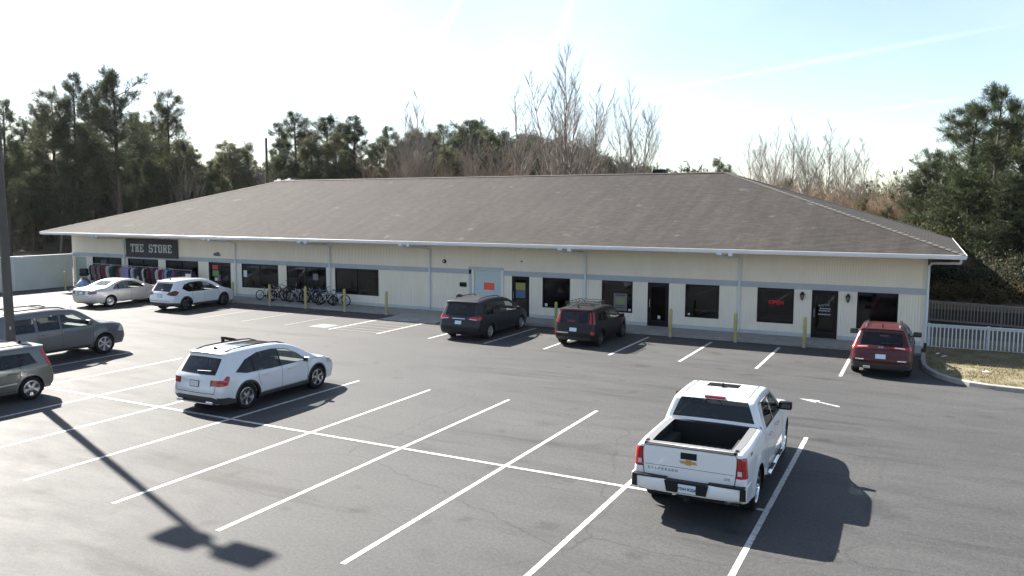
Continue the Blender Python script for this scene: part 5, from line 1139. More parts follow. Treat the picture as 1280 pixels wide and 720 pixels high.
# ---- silver sedan
def sedan():
    sil = [(.12, .30), (.03, .44, .05), (.0, .60, .08), (.03, .88, .1), (.07, 1.06, .07), (.45, 1.13, .3), (.92, 1.15, .25), (1.72, 1.49, .35), (2.35, 1.555, .5), (2.95, 1.50, .4), (3.80, 1.07, .22), (4.55, .96, .5), (4.98, .78, .2), (5.07, .55, .12), (4.98, .26)]
    c = Car('silver sedan parked in front of the clothes racks', 'parked_car', 5.07, 1.89, sil, .98, .34, (1.10, 3.97), .34, P_CHAMP, zb=.24)
    c.dlo([(1.28, 1.06), (1.6, 1.03), (2.4, 1.02), (3.42, 1.02), (3.0, 1.28), (2.72, 1.40), (2.3, 1.44), (1.85, 1.41), (1.5, 1.26)], (1.62, 2.38), (M_GLC, M_GLC, M_GLC), P_CHAMP if False else M_BLACK, .05)
    c.seams([[(1.55, 1.02), (1.50, .80), (1.62, .6)], [(2.40, 1.02), (2.42, .34)], [(3.40, 1.02), (3.45, .34)], [(1.68, .36), (3.45, .36)], [(.1, 1.02), (.9, 1.06)]])
    c.strip_regs.append(('rear_window', top_poly(c, [(1.02, -.86), (1.02, .86), (1.60, .82), (1.66, .5), (1.66, -.5), (1.60, -.82)]), M_GLC, -.004))
    c.side_regs.append(('tail_light', [(-.1, .80), (.24, .84), (.26, .99), (-.1, 1.0)], mat('pale_red_lens', (.22, .10, .16), .15), .005, 0))
    for sg in (1, -1): c.strip_regs.append(('=tail_light|%d' % sg, c.ry([(sg * .52, .80), (sg * .95, .80), (sg * .95, 1.0), (sg * .52, .97)]), mat('pale_red_lens', (.22, .10, .16), .15), .005))
    c.strip_regs.append(('plate_recess', c.ry([(-.32, .76), (.32, .76), (.36, .98), (-.36, .98)]), mat('plate_recess_grey', (.3, .31, .36), .4), -.02)); c.rear_seam([(-.6, .70), (.6, .70)])
    generic_front(c, 2.82, 3.72); c.build_shell(); c.finish(); c.wheels('spoke', M_ALLOY, 9); c.cabin(1.5, 3.4, 2, seat=M_SEATL); c.mirrors(3.15, 1.03, P_CHAMP); c.handles([(1.75, .88), (2.60, .88)], P_CHAMP); c.plate(.87, ''); return c
c = sedan(); c.place(-40.55, 28.35, 1, R(1))
# ---- dark minivan
def minivan():
    sil = [(.12, .28), (.03, .42, .06), (.0, .62, .08), (.05, .84, .1), (.09, 1.02, .08), (.36, 1.60, .06), (.30, 1.69, .05), (1.0, 1.745, .3), (1.9, 1.76, .6), (2.75, 1.71, .5), (3.25, 1.57, .5), (4.20, 1.06, .2), (4.75, .93, .3), (5.03, .74, .15), (5.09, .5, .1), (5.0, .24)]
    c = Car('dark slate minivan parked in front of the roll-up door', 'parked_car', 5.09, 1.985, sil, 1.02, .24, (1.06, 4.09), .345, P_NIGHT, 'minivan', zb=.24)
    c.dlo([(.62, 1.20), (.9, 1.10), (2.0, 1.06), (3.75, 1.06), (3.40, 1.32), (3.0, 1.50), (2.3, 1.585), (1.3, 1.58), (.74, 1.52)], (1.45, 2.6), (M_GLT, M_GLT, M_GLC))
    c.seams([[(1.62, 1.07), (1.60, .8), (1.68, .55)], [(2.62, 1.06), (2.62, .34)], [(3.66, 1.06), (3.68, .34)], [(1.7, .35), (3.68, .35)], [(.35, .98), (1.6, .97)]])
    rear_glass(c, .66, .60, 1.09, 1.56)
    c.side_regs.append(('tail_light', [(-.1, .92), (.22, .93), (.34, 1.07), (.20, 1.12), (-.1, 1.07)], M_REDL, .006, 0))
    for sg in (1, -1):
        c.strip_regs.append(('=tail_light|%d' % sg, c.ry([(sg * .42, .96), (sg * .95, .92), (sg * .95, 1.07), (sg * .68, 1.10), (sg * .44, 1.0)]), M_REDL, .005)); c.strip_regs.append(('=tail_light_lens|%d' % sg, c.ry([(sg * .50, .955), (sg * .90, .93), (sg * .90, .965), (sg * .50, .985)]), M_CLRL, .007))
    c.strip_regs.append(('chrome_strip', c.ry([(-.30, .955), (.30, .955), (.30, .98), (-.30, .98)]), M_CHR, .012)); c.rear_seam([(-.70, .56), (.70, .56)])
    generic_front(c, 3.0, 4.1); c.build_shell(); c.finish(); c.wheels('spoke', M_ALLOY, 7); c.cabin(.8, 3.8, 3, seat=M_SEATL); c.mirrors(3.5, 1.06, P_NIGHT); c.handles([(1.85, .92), (2.85, .90)], P_NIGHT); c.rails(.7, 2.6, M_BLACK, .86, .06, .018); c.plate(.80, ''); c.wiper(1.12)
    q = MB(); q.path([(1.0, -.62, 1.80), (1.0, .62, 1.80)], .0001, 3); return c
c = minivan(); c.place(-17.02, 28.85, 1, R(1.5))
# ---- red SUV
def redsuv():
    sil = [(.12, .30), (.03, .44, .06), (.0, .62, .08), (.06, .80, .1), (.09, .98, .08), (.20, 1.12, .08), (.52, 1.56, .06), (.44, 1.63, .05), (1.0, 1.67, .3), (1.7, 1.68, .6), (2.45, 1.64, .5), (2.90, 1.50, .4), (3.62, 1.12, .2), (4.2, 1.02, .3), (4.52, .88, .16), (4.62, .6, .12), (4.54, .28)]
    c = Car('dark red SUV parked nearest the right end of the shop', 'parked_car', 4.62, 1.86, sil, 1.02, .32, (.96, 3.66), .36, P_RED, 'SUV')
    wheel_cladding(c)
    c.dlo([(.80, 1.20), (1.3, 1.10), (2.0, 1.07), (3.22, 1.08), (2.92, 1.30), (2.55, 1.47), (2.0, 1.54), (1.4, 1.52), (1.0, 1.40)], (1.35, 2.2), (M_GLT, M_GLT, M_GLC))
    c.seams([[(1.42, 1.08), (1.42, .8), (1.5, .6)], [(2.22, 1.07), (2.22, .38)], [(3.15, 1.07), (3.2, .38)]])
    rear_glass(c, .62, .56, 1.12, 1.49, curve=.015)
    c.side_regs.append(('tail_light', [(-.1, .98), (.24, .98), (.50, 1.08), (.30, 1.11), (-.1, 1.08)], M_REDL, .006, 0))
    for sg in (1, -1): c.strip_regs.append(('=tail_light|%d' % sg, c.ry([(sg * .36, 1.03), (sg * .95, .98), (sg * .95, 1.08), (sg * .40, 1.08)]), M_REDL, .005)); c.strip_regs.append(('=tail_light_lens|%d' % sg, c.ry([(sg * .40, 1.045), (sg * .70, 1.03), (sg * .70, 1.06), (sg * .40, 1.065)]), M_CLRL, .008)); c.strip_regs.append(('=reflector|%d' % sg, c.ry([(sg * .50, .60), (sg * .78, .60), (sg * .78, .64), (sg * .50, .64)]), M_CLRL, .008))
    c.strip_regs.append(('rear_bumper_trim', c.ry([(-.76, .31), (.76, .31), (.76, .55), (.5, .50), (-.5, .50), (-.76, .55)]), M_CLAD, .004)); c.side_regs.append(('rear_bumper_trim', [(-.1, .2), (.56, .2), (.50, .48), (-.1, .56)], M_CLAD, .004, 0)); c.rear_seam([(-.66, .56), (.66, .56)])
    generic_front(c, 2.55, 3.55); c.build_shell(); c.finish(); c.wheels('spoke', M_ALLOYD, 5); c.cabin(.9, 3.3, 2); c.mirrors(2.95, 1.10, M_BLACK, sc=1.15); c.handles([(1.6, .95), (2.4, .93)], P_RED); c.rails(.62, 2.7, M_CHR, .88, .07, .026); c.antenna(.78, .11); c.plate(.74, '', M_PLATE); c.wiper(1.15)
    c.badge('Jeep', 0, 1.045, .10, M_CHR); q = MB(); q.rbox((.05, .40, .36), (.06, .22, .10), .02); q.build('exhaust_tip', M_CHR, c.root); return c
c = redsuv(); c.place(-1.17, 28.95, 1, R(0))
# ---- white pickup
def pickup():
    L_ = 5.84
    sil = [(.22, .46), (.12, .62, .04), (.11, .80, .03), (.12, 1.27, .05), (.135, 1.38, .035), (.30, 1.395), (1.0, 1.395), (1.94, 1.395, .01), (1.985, 1.405, .005), (2.09, 1.83, .05), (2.20, 1.895, .06), (2.9, 1.915, .5), (3.55, 1.89, .4), (3.78, 1.80, .2), (4.42, 1.30, .12), (4.9, 1.28, .4), (5.50, 1.20, .2), (5.70, 1.06, .12), (5.80, .75, .1), (5.84, .55, .06), (5.72, .40)]
    c = Car('white crew cab pickup truck with an open bed in the right foreground', 'pickup_truck', L_, 2.03, sil, 1.30, .26, (1.26, 4.90), .41, P_WHITE, 'pickup truck', zb=.44, rl=.06, ru=.07, crown=.018, bowr=.03, bowf=.16, TW=.26, bulge=.035)
    c.AR = .50
    D1 = [(2.36, 1.345), (3.10, 1.34), (3.10, 1.76), (2.52, 1.76), (2.40, 1.60)]; D2 = [(3.20, 1.34), (4.12, 1.33), (3.78, 1.62), (3.62, 1.745), (3.20, 1.76)]
    for k, (D, m) in enumerate(((D1, M_GLT), (D2, M_GLT))): c.side_regs.append(('window_trim', inset_poly(D, -.022), M_BLACK, .001, 0)); c.side_regs.append(('side_window|%d' % k, D, m, -.008, 0))
    c.seams([[(2.00, 1.42), (2.00, .50)], [(2.20, 1.80), (2.14, 1.3), (2.20, .98), (2.35, .76), (2.35, .54)], [(3.15, 1.80), (3.15, .54)], [(4.25, 1.30), (4.22, .54)], [(2.35, .54), (4.22, .54)], [(2.20, 1.80), (3.65, 1.79), (3.88, 1.62), (4.25, 1.30)]], .016)
    c.side_regs.append(('tail_light', [(.0, .95), (.235, .95), (.26, 1.32), (.0, 1.32)], M_REDL, .006, 0))
    for sg in (1, -1):
        c.strip_regs.append(('=tail_light|%d' % sg, c.ry([(sg * .80, .945), (sg * .98, .945), (sg * .98, 1.32), (sg * .80, 1.32)]), M_REDL, .006)); c.strip_regs.append(('=reverse_lamp|%d' % sg, c.ry([(sg * .83, 1.0), (sg * .915, 1.0), (sg * .915, 1.09), (sg * .83, 1.09)]), M_CLRL, .010))
        c.rear_seam([(sg * .785, .80), (sg * .785, 1.36)], .014, '=tailgate_gap')
    c.strip_regs.append(('=tailgate_handle', c.ry([(-.14, 1.17), (.14, 1.17), (.14, 1.29), (-.14, 1.29)]), M_BLACK, .006))
    c.rear_seam([(-.77, 1.0), (.77, 1.0)], .008, '=tailgate_crease')
    # open bed
    s0, s1 = c.s_top(.25), c.s_top(1.90)
    c.strip_regs.append(('bed_rail_cap', [(c.s_top(.19), -.985), (c.s_top(.19), .985), (s1 + .03, .985), (s1 + .03, -.985)], M_CLADG, .006)); c.strip_regs.append(('HOLE', [(s0, -.83), (s0, .83), (s1, .83), (s1, -.83)], None, 0))
    w0 = [(-.70, .0)];
    sA = c.s_top(2.00) + .10; sB = c.s_top(2.10) - .00
    ia = int(np.argmax((c.T[:, 0] > 1.95) & (c.T[:, 1] >= 1.425))); ib = int(np.argmax((c.T[:, 0] > 1.95) & (c.T[:, 1] >= 1.83)))
    sA, sB = c.S[ia], c.S[ib]
    c.strip_regs.append(('=rear_window_trim', [(sA - .015, -.93), (sA - .015, .93), (sB + .015, .90), (sB + .015, -.90)], M_BLACK, .0)); c.strip_regs.append(('rear_window', [(sA, -.91), (sA, .91), (sB, .88), (sB, -.88)], M_GLT, -.004))
    c.strip_regs.append(('sunroof', top_poly(c, [(2.95, -.42), (2.95, .52), (3.35, .52), (3.35, -.42)]), M_GLT, .003))
    generic_front(c, 3.70, 4.38)
    c.side_regs.append(('headlight', [(5.42, .92), (5.8, .88), (5.8, 1.08), (5.5, 1.12)], M_CLRL, .004, 0))
    c.build_shell(); c.finish(); c.wheels('twin', mat('bright_alloy', (.75, .76, .78), .15, 1.0), 6); c.cabin(2.15, 4.25, 2)
    hw = .80; b = MB(); b.span((.17, -hw, .92), (1.95, hw, .95)); b.span((.15, -hw, .92), (.21, hw, 1.385)); b.span((1.90, -hw, .92), (1.96, hw, 1.385))
    for sg in (-1, 1): b.span((.15, sg * hw, .92), (1.95, sg * (hw - .05), 1.385)); b.rbox((1.26, sg * (hw - .15), 1.05), (1.0, .22, .26), .04)
    for k in range(12): b.box((1.05, -.66 + k * .12, .955), (1.66, .05, .014))
    b.build('bed_liner', mat('bed_liner_black', (.010, .010, .011), .85), c.root)
    for sg in (-1, 1):
        for x in (.24,): q = MB(); P = c.strip([(c.s_top(x), sg * .93)], .008)[0]; q.rbox(P, (.09, .05, .02), .006); q.build('stake_pocket', M_BLACK, c.root)
    q = MB(); P = [tuple(c.strip([c.ry([(y, 1.365)])[0]], .012)[0]) for y in np.linspace(-.76, .76, 9)]; q.path(P, .018, 6); q.build('tailgate_cap', mat('dark_tailgate_cap', (.05, .055, .06), .5), c.root, smooth=True)
    # bumper
    def bsec(y, dz=0):
        a = abs(y); dx = .10 * (a / 1.0) ** 3; return dx
    ys = np.linspace(-1.0, 1.0, 21); V = []; F = []; prof = [(.14, .80), (.0, .795), (-.02, .76), (-.02, .60), (.02, .54), (.14, .53)]
    for y in ys:
        lf = .035 if abs(y) < .34 else 0
        for (x, zz) in prof: V.append((x + bsec(y), y, zz - (lf if zz > .7 else 0)))
    n = len(prof)
    for i in range(len(ys) - 1):
        for k in range(n - 1): F.append((i * n + k, (i + 1) * n + k, (i + 1) * n + k + 1, i * n + k + 1))
    o = raw('rear_bumper', V, F, P_WHITE, c.root, True)
    for sg in (-1, 1): q = MB(); q.prism([(.10, .80), (.10, .54), (.55, .56), (.72, .70), (.60, .80)], sg * .97, sg * 1.005); q.build('bumper_corner', P_WHITE if sg > 0 else P_WHITE, o); q = MB(); q.prism([(.0, .78), (.0, .57), (.14, .57), (.14, .78)], sg * .89, sg * .985); q.V = [(v[0] - .03 + bsec(v[1]), v[1], v[2]) for v in q.V]; q.build('corner_step', M_BLACK, o)
    q = MB(); q.V = []; 
    for (y0, y1, hgt) in ((-.97, -.36, 0), (-.36, .36, -.03), (.36, .97, 0)): q.rbox(((.05 + bsec((y0 + y1) / 2)), (y0 + y1) / 2, .80 + hgt), (.15, y1 - y0, .03), .008)
    q.build('step_pad', M_BLACK, o); q = MB(); q.prism([(-.38, .78), (.38, .78), (.34, .585), (-.34, .585)], -.034, .02, 'x'); q.build('plate_recess', M_BLACK, o)
    pl_ = empty('licence_plate_mount', (0, 0, 0))
    bpy.data.objects.remove(pl_)
    q = MB(); q.rbox((0, 0, 0), (.012, .305, .155), .004); p = q.build('licence_plate', M_PLATE, c.root); p.location = (-.045, -.02, .675)
    tm = text_mesh('TDH K226', .072, .0015, .002); tm.materials.append(M_INK); q = link_mesh('plate_lettering', tm, p, (-.009, 0, -.004)); q.rotation_euler = (math.pi / 2, 0, -math.pi / 2)
    q = MB(); q.tube((.0, 0, .46), (.35, 0, .46), .035, n=8); q.rbox((.06, 0, .46), (.06, .12, .10), .01); q.build('tow_hitch', M_BLACK, c.root); q = MB(); q.path([(.9, -.55, .45), (.45, -.62, .44), (.30, -.66, .43)], .04, 10); q.build('exhaust_pipe', M_CHR, c.root, smooth=True); q = MB(); q.tube((.10, .2, .50), (.10, .26, .50), .03, n=10); q.build('tow_socket', M_CHR, c.root)
    # bow tie emblem, lettering
    def plane_part(name, poly, z, m, t=.010, off=.012, parent=None):
        p = c.strip([(c.s_rear(z), 0)], 0)[0]; q = MB(); q.prism(poly, p[0] - off - t, p[0] - off + .012, 'x'); return q.build(name, m, parent or c.root)
    bow = [(-.17, 1.135), (-.16, 1.10), (-.055, 1.10), (-.055, 1.085), (.055, 1.085), (.055, 1.115), (.17, 1.115), (.16, 1.15), (.055, 1.15), (.055, 1.17), (-.055, 1.17), (-.055, 1.135)]
    bow = [(-.14, 1.095), (-.045, 1.095), (-.045, 1.075), (.045, 1.075), (.045, 1.095), (.12, 1.095), (.145, 1.135), (.045, 1.135), (.045, 1.155), (-.045, 1.155), (-.045, 1.135), (-.115, 1.135)]
    e_ = plane_part('emblem', bow, 1.12, mat('emblem_gold', (.55, .33, .08), .35, .7), .006, .008)
    plane_part('emblem_border', [(a * 1.09, 1.115 + (b - 1.115) * 1.22) for a, b in bow], 1.12, M_CHR, .002, .008, e_)
    m_let = mat('grey_lettering', (.22, .24, .26), .3, .6)
    for i, ch in enumerate('SILVERADO'): c.badge(ch, .70 - .062 * i, .935, .062, m_let)
    c.badge('LTZ', -.66, .905, .055, m_let)
    # high brake lamp, mirrors, handles, steps, side lettering, antenna
    q = MB(); q.rbox((2.17, 0, 1.868), (.09, .40, .065), .02); q.build('brake_lamp', M_REDL, c.root, smooth=True)
    c.mirrors(3.98, 1.36, M_BLACK, sc=1.15); c.handles([(2.55, 1.17), (3.40, 1.17)], M_CHR)
    for sg in (-1, 1):
        q = MB(); q.path([(2.15, sg * 1.04, .42), (2.05, sg * 1.02, .48)], .04, 8); q.path([(2.15, sg * 1.05, .42), (4.15, sg * 1.05, .42)], .045, 10); q.path([(4.15, sg * 1.05, .42), (4.28, sg * .95, .48)], .04, 8); q.build('side_step', M_CHR, c.root, smooth=True)
        for x in (2.6, 3.6): q = MB(); q.rbox((x, sg * 1.05, .462), (.38, .075, .02), .006); q.build('step_pad', M_BLACK, c.root)
    tm = text_mesh('Z71', .085, .003, .002); tm.materials.append(m_let); P = c.side([(.62, 1.30)], .004, -1)[0]; q = link_mesh('badge', tm, c.root, P); q.rotation_euler = (math.pi / 2, 0, 0)
    for sg in (-1, 1):
        P = [tuple(c.strip([(c.s_top(x), sg * .90)], .004)[0]) for x in np.linspace(2.25, 3.6, 8)]; q = MB(); q.path(P, .008, 5); q.build('roof_seam', M_CLADG, c.root)
    c.antenna(2.95, .10); c.place(-3.50, 14.42, 1, R(1.3)); return c
M_CLADG = mat('rail_cap_grey', (.14, .145, .15), .6)
pickup()
HAZE = 0.00006
# ------------------------------------------------------------------ trees
def tubes(P0, P1, R0, R1, n=5):
    P0, P1 = np.asarray(P0, float), np.asarray(P1, float); R0, R1 = np.asarray(R0, float), np.asarray(R1, float); m = len(P0)
    d = P1 - P0; d /= np.linalg.norm(d, axis=1)[:, None] + 1e-9; ref = np.where(np.abs(d[:, 2:3]) < .9, np.array([[0, 0, 1.]]), np.array([[1., 0, 0]])); a = np.cross(d, ref); a /= np.linalg.norm(a, axis=1)[:, None]; b = np.cross(d, a)
    t = np.arange(n) * 2 * np.pi / n; c, s = np.cos(t)[None, :, None], np.sin(t)[None, :, None]
    ring = a[:, None] * c + b[:, None] * s
    V = np.concatenate([P0[:, None] + ring * R0[:, None, None], P1[:, None] + ring * R1[:, None, None]], 1).reshape(-1, 3)
    k = np.arange(n); f = np.stack([k, (k + 1) % n, n + (k + 1) % n, n + k], 1); F = (f[None] + (np.arange(m) * 2 * n)[:, None, None]).reshape(-1, 4); return V, F
def blades(C_, D, n, l, w, spread, rs):
    m = len(C_); c = np.repeat(C_, n, 0); d = np.repeat(D, n, 0) + rs.normal(0, spread, (m * n, 3)); d /= np.linalg.norm(d, axis=1)[:, None]
    L_ = rs.uniform(.6, 1.1, m * n)[:, None] * l; c = c + rs.normal(0, l * .22, (m * n, 3)); s = np.cross(d, rs.normal(0, 1, (m * n, 3))); s /= np.linalg.norm(s, axis=1)[:, None]; s *= w * rs.uniform(.6, 1.3, m * n)[:, None]
    V = np.stack([c - s * .5, c + d * L_ * .55 + s, c + d * L_, c + s * .5 - d * .0 * L_], 1).reshape(-1, 3)
    return V, np.arange(m * n * 4).reshape(-1, 4)
def np_mesh(name, V, F, m):
    me = bpy.data.meshes.new(name); k = F.shape[1]; me.vertices.add(len(V)); me.vertices.foreach_set('co', V.astype(np.float32).ravel()); me.loops.add(F.size); me.loops.foreach_set('vertex_index', F.astype(np.int32).ravel())
    me.polygons.add(len(F)); me.polygons.foreach_set('loop_start', (np.arange(len(F)) * k).astype(np.int32)); me.polygons.foreach_set('loop_total', np.full(len(F), k, np.int32)); me.update(calc_edges=True); me.materials.append(m); return me
M_PINE = leafmat('pine_needles', (.05, .072, .04), (.095, .115, .055), .32)
M_PINE2 = leafmat('pine_needles_olive', (.075, .088, .04), (.13, .135, .065), .35)
M_PINER = leafmat('pine_needles_bright', (.04, .062, .03), (.10, .125, .055), .28)
M_BROAD = leafmat('evergreen_leaves', (.045, .062, .035), (.09, .10, .05), .3)
M_TWIG = varied('twig_grey', (.15, .13, .115), (.25, .22, .195), 3, .9)
M_TWIGB = varied('twig_brown', (.17, .12, .08), (.30, .22, .15), 3, .9)
def pine(seed, h, cb=.45, spread=3.4, dens=1.0, top='round', leaf=M_PINE, tuft=.42, nb=26, tufts=5, gap=0.0):
    rs = np.random.RandomState(seed); P0, P1, A, B = [], [], [], []; n = 10; pts = [np.array([0, 0, 0.])]
    for i in range(1, n + 1): pts.append(np.array([rs.normal(0, .05) * i * .5, rs.normal(0, .05) * i * .5, h * i / n * .97]))
    pts = [np.array([np.interp(k, [0, 5, 10], [0, pts[5][0], pts[10][0]]), np.interp(k, [0, 5, 10], [0, pts[5][1], pts[10][1]]), p[2]]) for k, p in enumerate(pts)]
    rad = lambda z: .016 * h * (1 - z / h) ** .8 + .02
    for a, b in zip(pts[:-1], pts[1:]): P0.append(a); P1.append(b); A.append(rad(a[2])); B.append(rad(b[2]))
    tV, tF = tubes(P0, P1, A, B, 8)
    at = lambda z: np.array([np.interp(z, [p[2] for p in pts], [p[k] for p in pts]) for k in (0, 1)] + [z])
    P0, P1, A, B, TC, TD = [], [], [], [], [], []; z = h * cb
    # a few dead stubs below the crown
    for _ in range(7): zz = rs.uniform(.2, cb) * h; an = rs.uniform(0, 6.28); p = at(zz); q = p + np.array([cos(an), sin(an), -.1]) * rs.uniform(.4, 1.3); P0.append(p); P1.append(q); A.append(.03); B.append(.01)
    while z < h * .985:
        f = (z / h - cb) / (1 - cb)
        pr = {'round': (np.sin(np.pi * min(1, f * .86 + .14)) ** .6) * (1 - .25 * f), 'cone': (1 - f) ** .8 * .9 + .08, 'flat': .75 + .35 * np.sin(np.pi * f)}[top] if f < .97 else .25
        pr *= rs.uniform(.55, 1.15)
        for _ in range(rs.randint(2, 5)):
            if rs.rand() < gap: continue
            an = rs.uniform(0, 6.28); Lb = max(.35, spread * pr * rs.uniform(.55, 1.1)); up = rs.uniform(.05, .35) + f * .7; p = at(z); d = np.array([cos(an), sin(an), up]); d /= np.linalg.norm(d); q1 = p + d * Lb * .5; d2 = d + np.array([0, 0, .25]) + rs.normal(0, .15, 3); d2 /= np.linalg.norm(d2); q2 = q1 + d2 * Lb * .5
            r0 = .018 + .012 * Lb; P0 += [p, q1]; P1 += [q1, q2]; A += [r0, r0 * .6]; B += [r0 * .6, .01]
            TC.append(q2); TD.append(d2)
            for _k in range(max(1, int(tufts * Lb / spread * dens * 1.5))):
                t = rs.uniform(.35, 1.0); base = p + d * Lb * .5 * min(1, t * 2) + (d2 * Lb * .5 * (t * 2 - 1) if t > .5 else 0); sd = d + rs.normal(0, .65, 3); sd /= np.linalg.norm(sd); e = base + sd * rs.uniform(.3, .9) * (.4 + .25 * Lb); P0.append(base); P1.append(e); A.append(.012); B.append(.006); TC.append(e); TD.append(sd * .6 + np.array([0, 0, .55]))
        z += rs.uniform(.022, .042) * h * (1.1 - .3 * f)
    bV, bF = tubes(P0, P1, A, B, 4); TV = np.concatenate([tV, bV]); TF = np.concatenate([tF, bF + len(tV)])
    lV, lF = blades(np.array(TC), np.array(TD), nb, tuft, .035, .55, rs); return (TV, TF), (lV, lF), leaf
def bare(seed, h, forks=5, lev=5, spread=.42, r0=None, multi=1, upb=.25, tm=M_TWIG):
    rs = np.random.RandomState(seed); P0, P1, A, B = [], [], [], []
    def grow(p, d, L_, r, l):
        n = 3; q = p
        for k in range(n):
            d = d + rs.normal(0, .07, 3) + np.array([0, 0, upb * .25]); d /= np.linalg.norm(d); e = q + d * L_ / n; ra = r * (1 - .35 * k / n); rb = r * (1 - .35 * (k + 1) / n); P0.append(q); P1.append(e); A.append(ra); B.append(rb)
            if l > 0 and (k > 0 or l < lev):
                for _ in range(rs.randint(1, 3)):
                    an = rs.uniform(0, 6.28); s = np.array([cos(an), sin(an), .1]); dd = d + s * spread * rs.uniform(.7, 1.5); dd /= np.linalg.norm(dd); grow(e, dd, L_ * rs.uniform(.5, .72), rb * .55, l - 1)
            q = e
    for k in range(multi): an = 6.28 * k / multi + rs.uniform(-.4, .4); grow(np.array([0, 0, 0.]) + (np.array([cos(an), sin(an), 0]) * .15 if multi > 1 else 0), np.array([cos(an) * .25, sin(an) * .25, 1.]) if multi > 1 else np.array([0, 0, 1.]), h * .48, r0 or h * .012, lev)
    P0, P1, A, B = map(np.array, (P0, P1, A, B)); V, F = tubes(P0, P1, np.maximum(A, .012), np.maximum(B, .007), 4)
    # trunk = the thickest tubes, crown = the rest
    thick = np.repeat(A > A.max() * .5, 4); tF = F[thick]; cF = F[~thick]
    s = h / max(V[:, 2].max(), 1); V = V * np.array([s, s, s]); return (V, tF), (V, cF), tm
def bare2(seed, h, stems=4, out=.2, dens=1.0):
    rs = np.random.RandomState(seed); P0, P1, A, B = [], [], [], []; TP0, TP1, TA, TB = [], [], [], []
    for k in range(stems):
        an = 6.28 * k / stems + rs.uniform(-.5, .5); hh = h * (1.0 if k == 0 else rs.uniform(.78, .93)); ro = out * h * rs.uniform(.5, 1.1) * (0.25 if k == 0 else 1); n = 12; pts = []
        for i in range(n + 1): t = i / n; pts.append(np.array([cos(an) * ro * t ** 1.25, sin(an) * ro * t ** 1.25, hh * t]) + rs.normal(0, .06, 3) * t)
        r0 = .010 * h * (1 if k == 0 else .75)
        for i in range(n):
            ra = r0 * (1 - i / n) + .012; rb = r0 * (1 - (i + 1) / n) + .009; (TP0 if i < 5 else P0).append(pts[i]); (TP1 if i < 5 else P1).append(pts[i + 1]); (TA if i < 5 else A).append(ra); (TB if i < 5 else B).append(rb)
            if i < 3: continue
            for _ in range(int(rs.randint(3, 5) * dens)):
                t = i / n; a2 = rs.uniform(0, 6.28); base = pts[i] + (pts[i + 1] - pts[i]) * rs.rand(); d = np.array([cos(a2) * .55, sin(a2) * .55, 1.0]); d /= np.linalg.norm(d); L1 = hh * .40 * (1.08 - t) * rs.uniform(.6, 1.2); q = base; m = 5
                for j in range(m):
                    d = d + rs.normal(0, .05, 3) + np.array([0, 0, .05]); d /= np.linalg.norm(d); e = q + d * L1 / m; r1 = (.028 * (1 - t) + .014) * (1 - j / m) + .005; P0.append(q); P1.append(e); A.append(r1); B.append(r1 * .8)
                    if j:
                        for _2 in range(4):
                            a3 = rs.uniform(0, 6.28); dd = d + np.array([cos(a3), sin(a3), .2]) * .5; dd /= np.linalg.norm(dd); L2 = L1 * rs.uniform(.2, .55); P0.append(e); P1.append(e + dd * L2); A.append(.008); B.append(.004)
                    q = e
    V1, F1 = tubes(TP0, TP1, TA, TB, 6); V2, F2 = tubes(P0, P1, A, B, 3); return (V1, F1), (V2, F2), M_TWIG
def compact(V, F): u, inv = np.unique(F, return_inverse=True); return V[u], inv.reshape(F.shape)
def tree_proto(kind, spec, bark=M_BARK):
    (tv, tf), (lv, lf), m = spec; tv, tf = compact(tv, tf); lv, lf = compact(lv, lf); return (np_mesh('trunk', tv, tf, bark), np_mesh('crown', lv, lf, m), kind)
def plant(pr, x, y, z, s, rz, label, cat='tree', group=None, sz=None):
    t = empty(pr[2], (x, y, z), rz, label, cat, group); t.scale = (s, s, sz or s); link_mesh('trunk', pr[0], t); link_mesh('crown', pr[1], t); return t
camf = (-math.sin(R(27.514)), math.cos(R(27.514)))
def at_px(px, dist):   # ground point at a given horizontal distance along a bearing
    a = math.atan((px - 640) / 995.7) - R(27.514); return (math.sin(a) * dist, math.cos(a) * dist)
# ---- terrain behind
def hz(x, y):
    d = math.hypot(x, y); a = math.degrees(math.atan2(x, y)) + 27.514   # bearing from the view axis, right positive
    g = 3.0 * max(0, min(1, (d - 75) / 60)); w = math.exp(-((a - 1.0) / (9.0 if a < 1 else 7.0)) ** 2) + .1 * math.exp(-((a + 20) / 6) ** 2)
    return g + 15.0 * w * max(0, min(1, (d - 120) / 110)) ** 1.3
HV = []; HF = []; nx, ny = 90, 26
for j in range(ny):
    for i in range(nx):
        a = R(-75 + 115 * i / (nx - 1)) - R(27.514) + R(15); d = 70 + 330 * (j / (ny - 1)) ** 1.2; x, y = math.sin(a) * d, math.cos(a) * d; y_ = y; HV.append((x, y, hz(x, y) - .1 if j else -.3))
for j in range(ny - 1):
    for i in range(nx - 1): q = j * nx + i; HF.append((q, q + 1, q + nx + 1, q + nx))
hl = raw('hill', HV, HF, varied('forest_floor', (.07, .055, .035), (.13, .10, .065), .15, .95), None, True); hl['kind'] = 'structure'
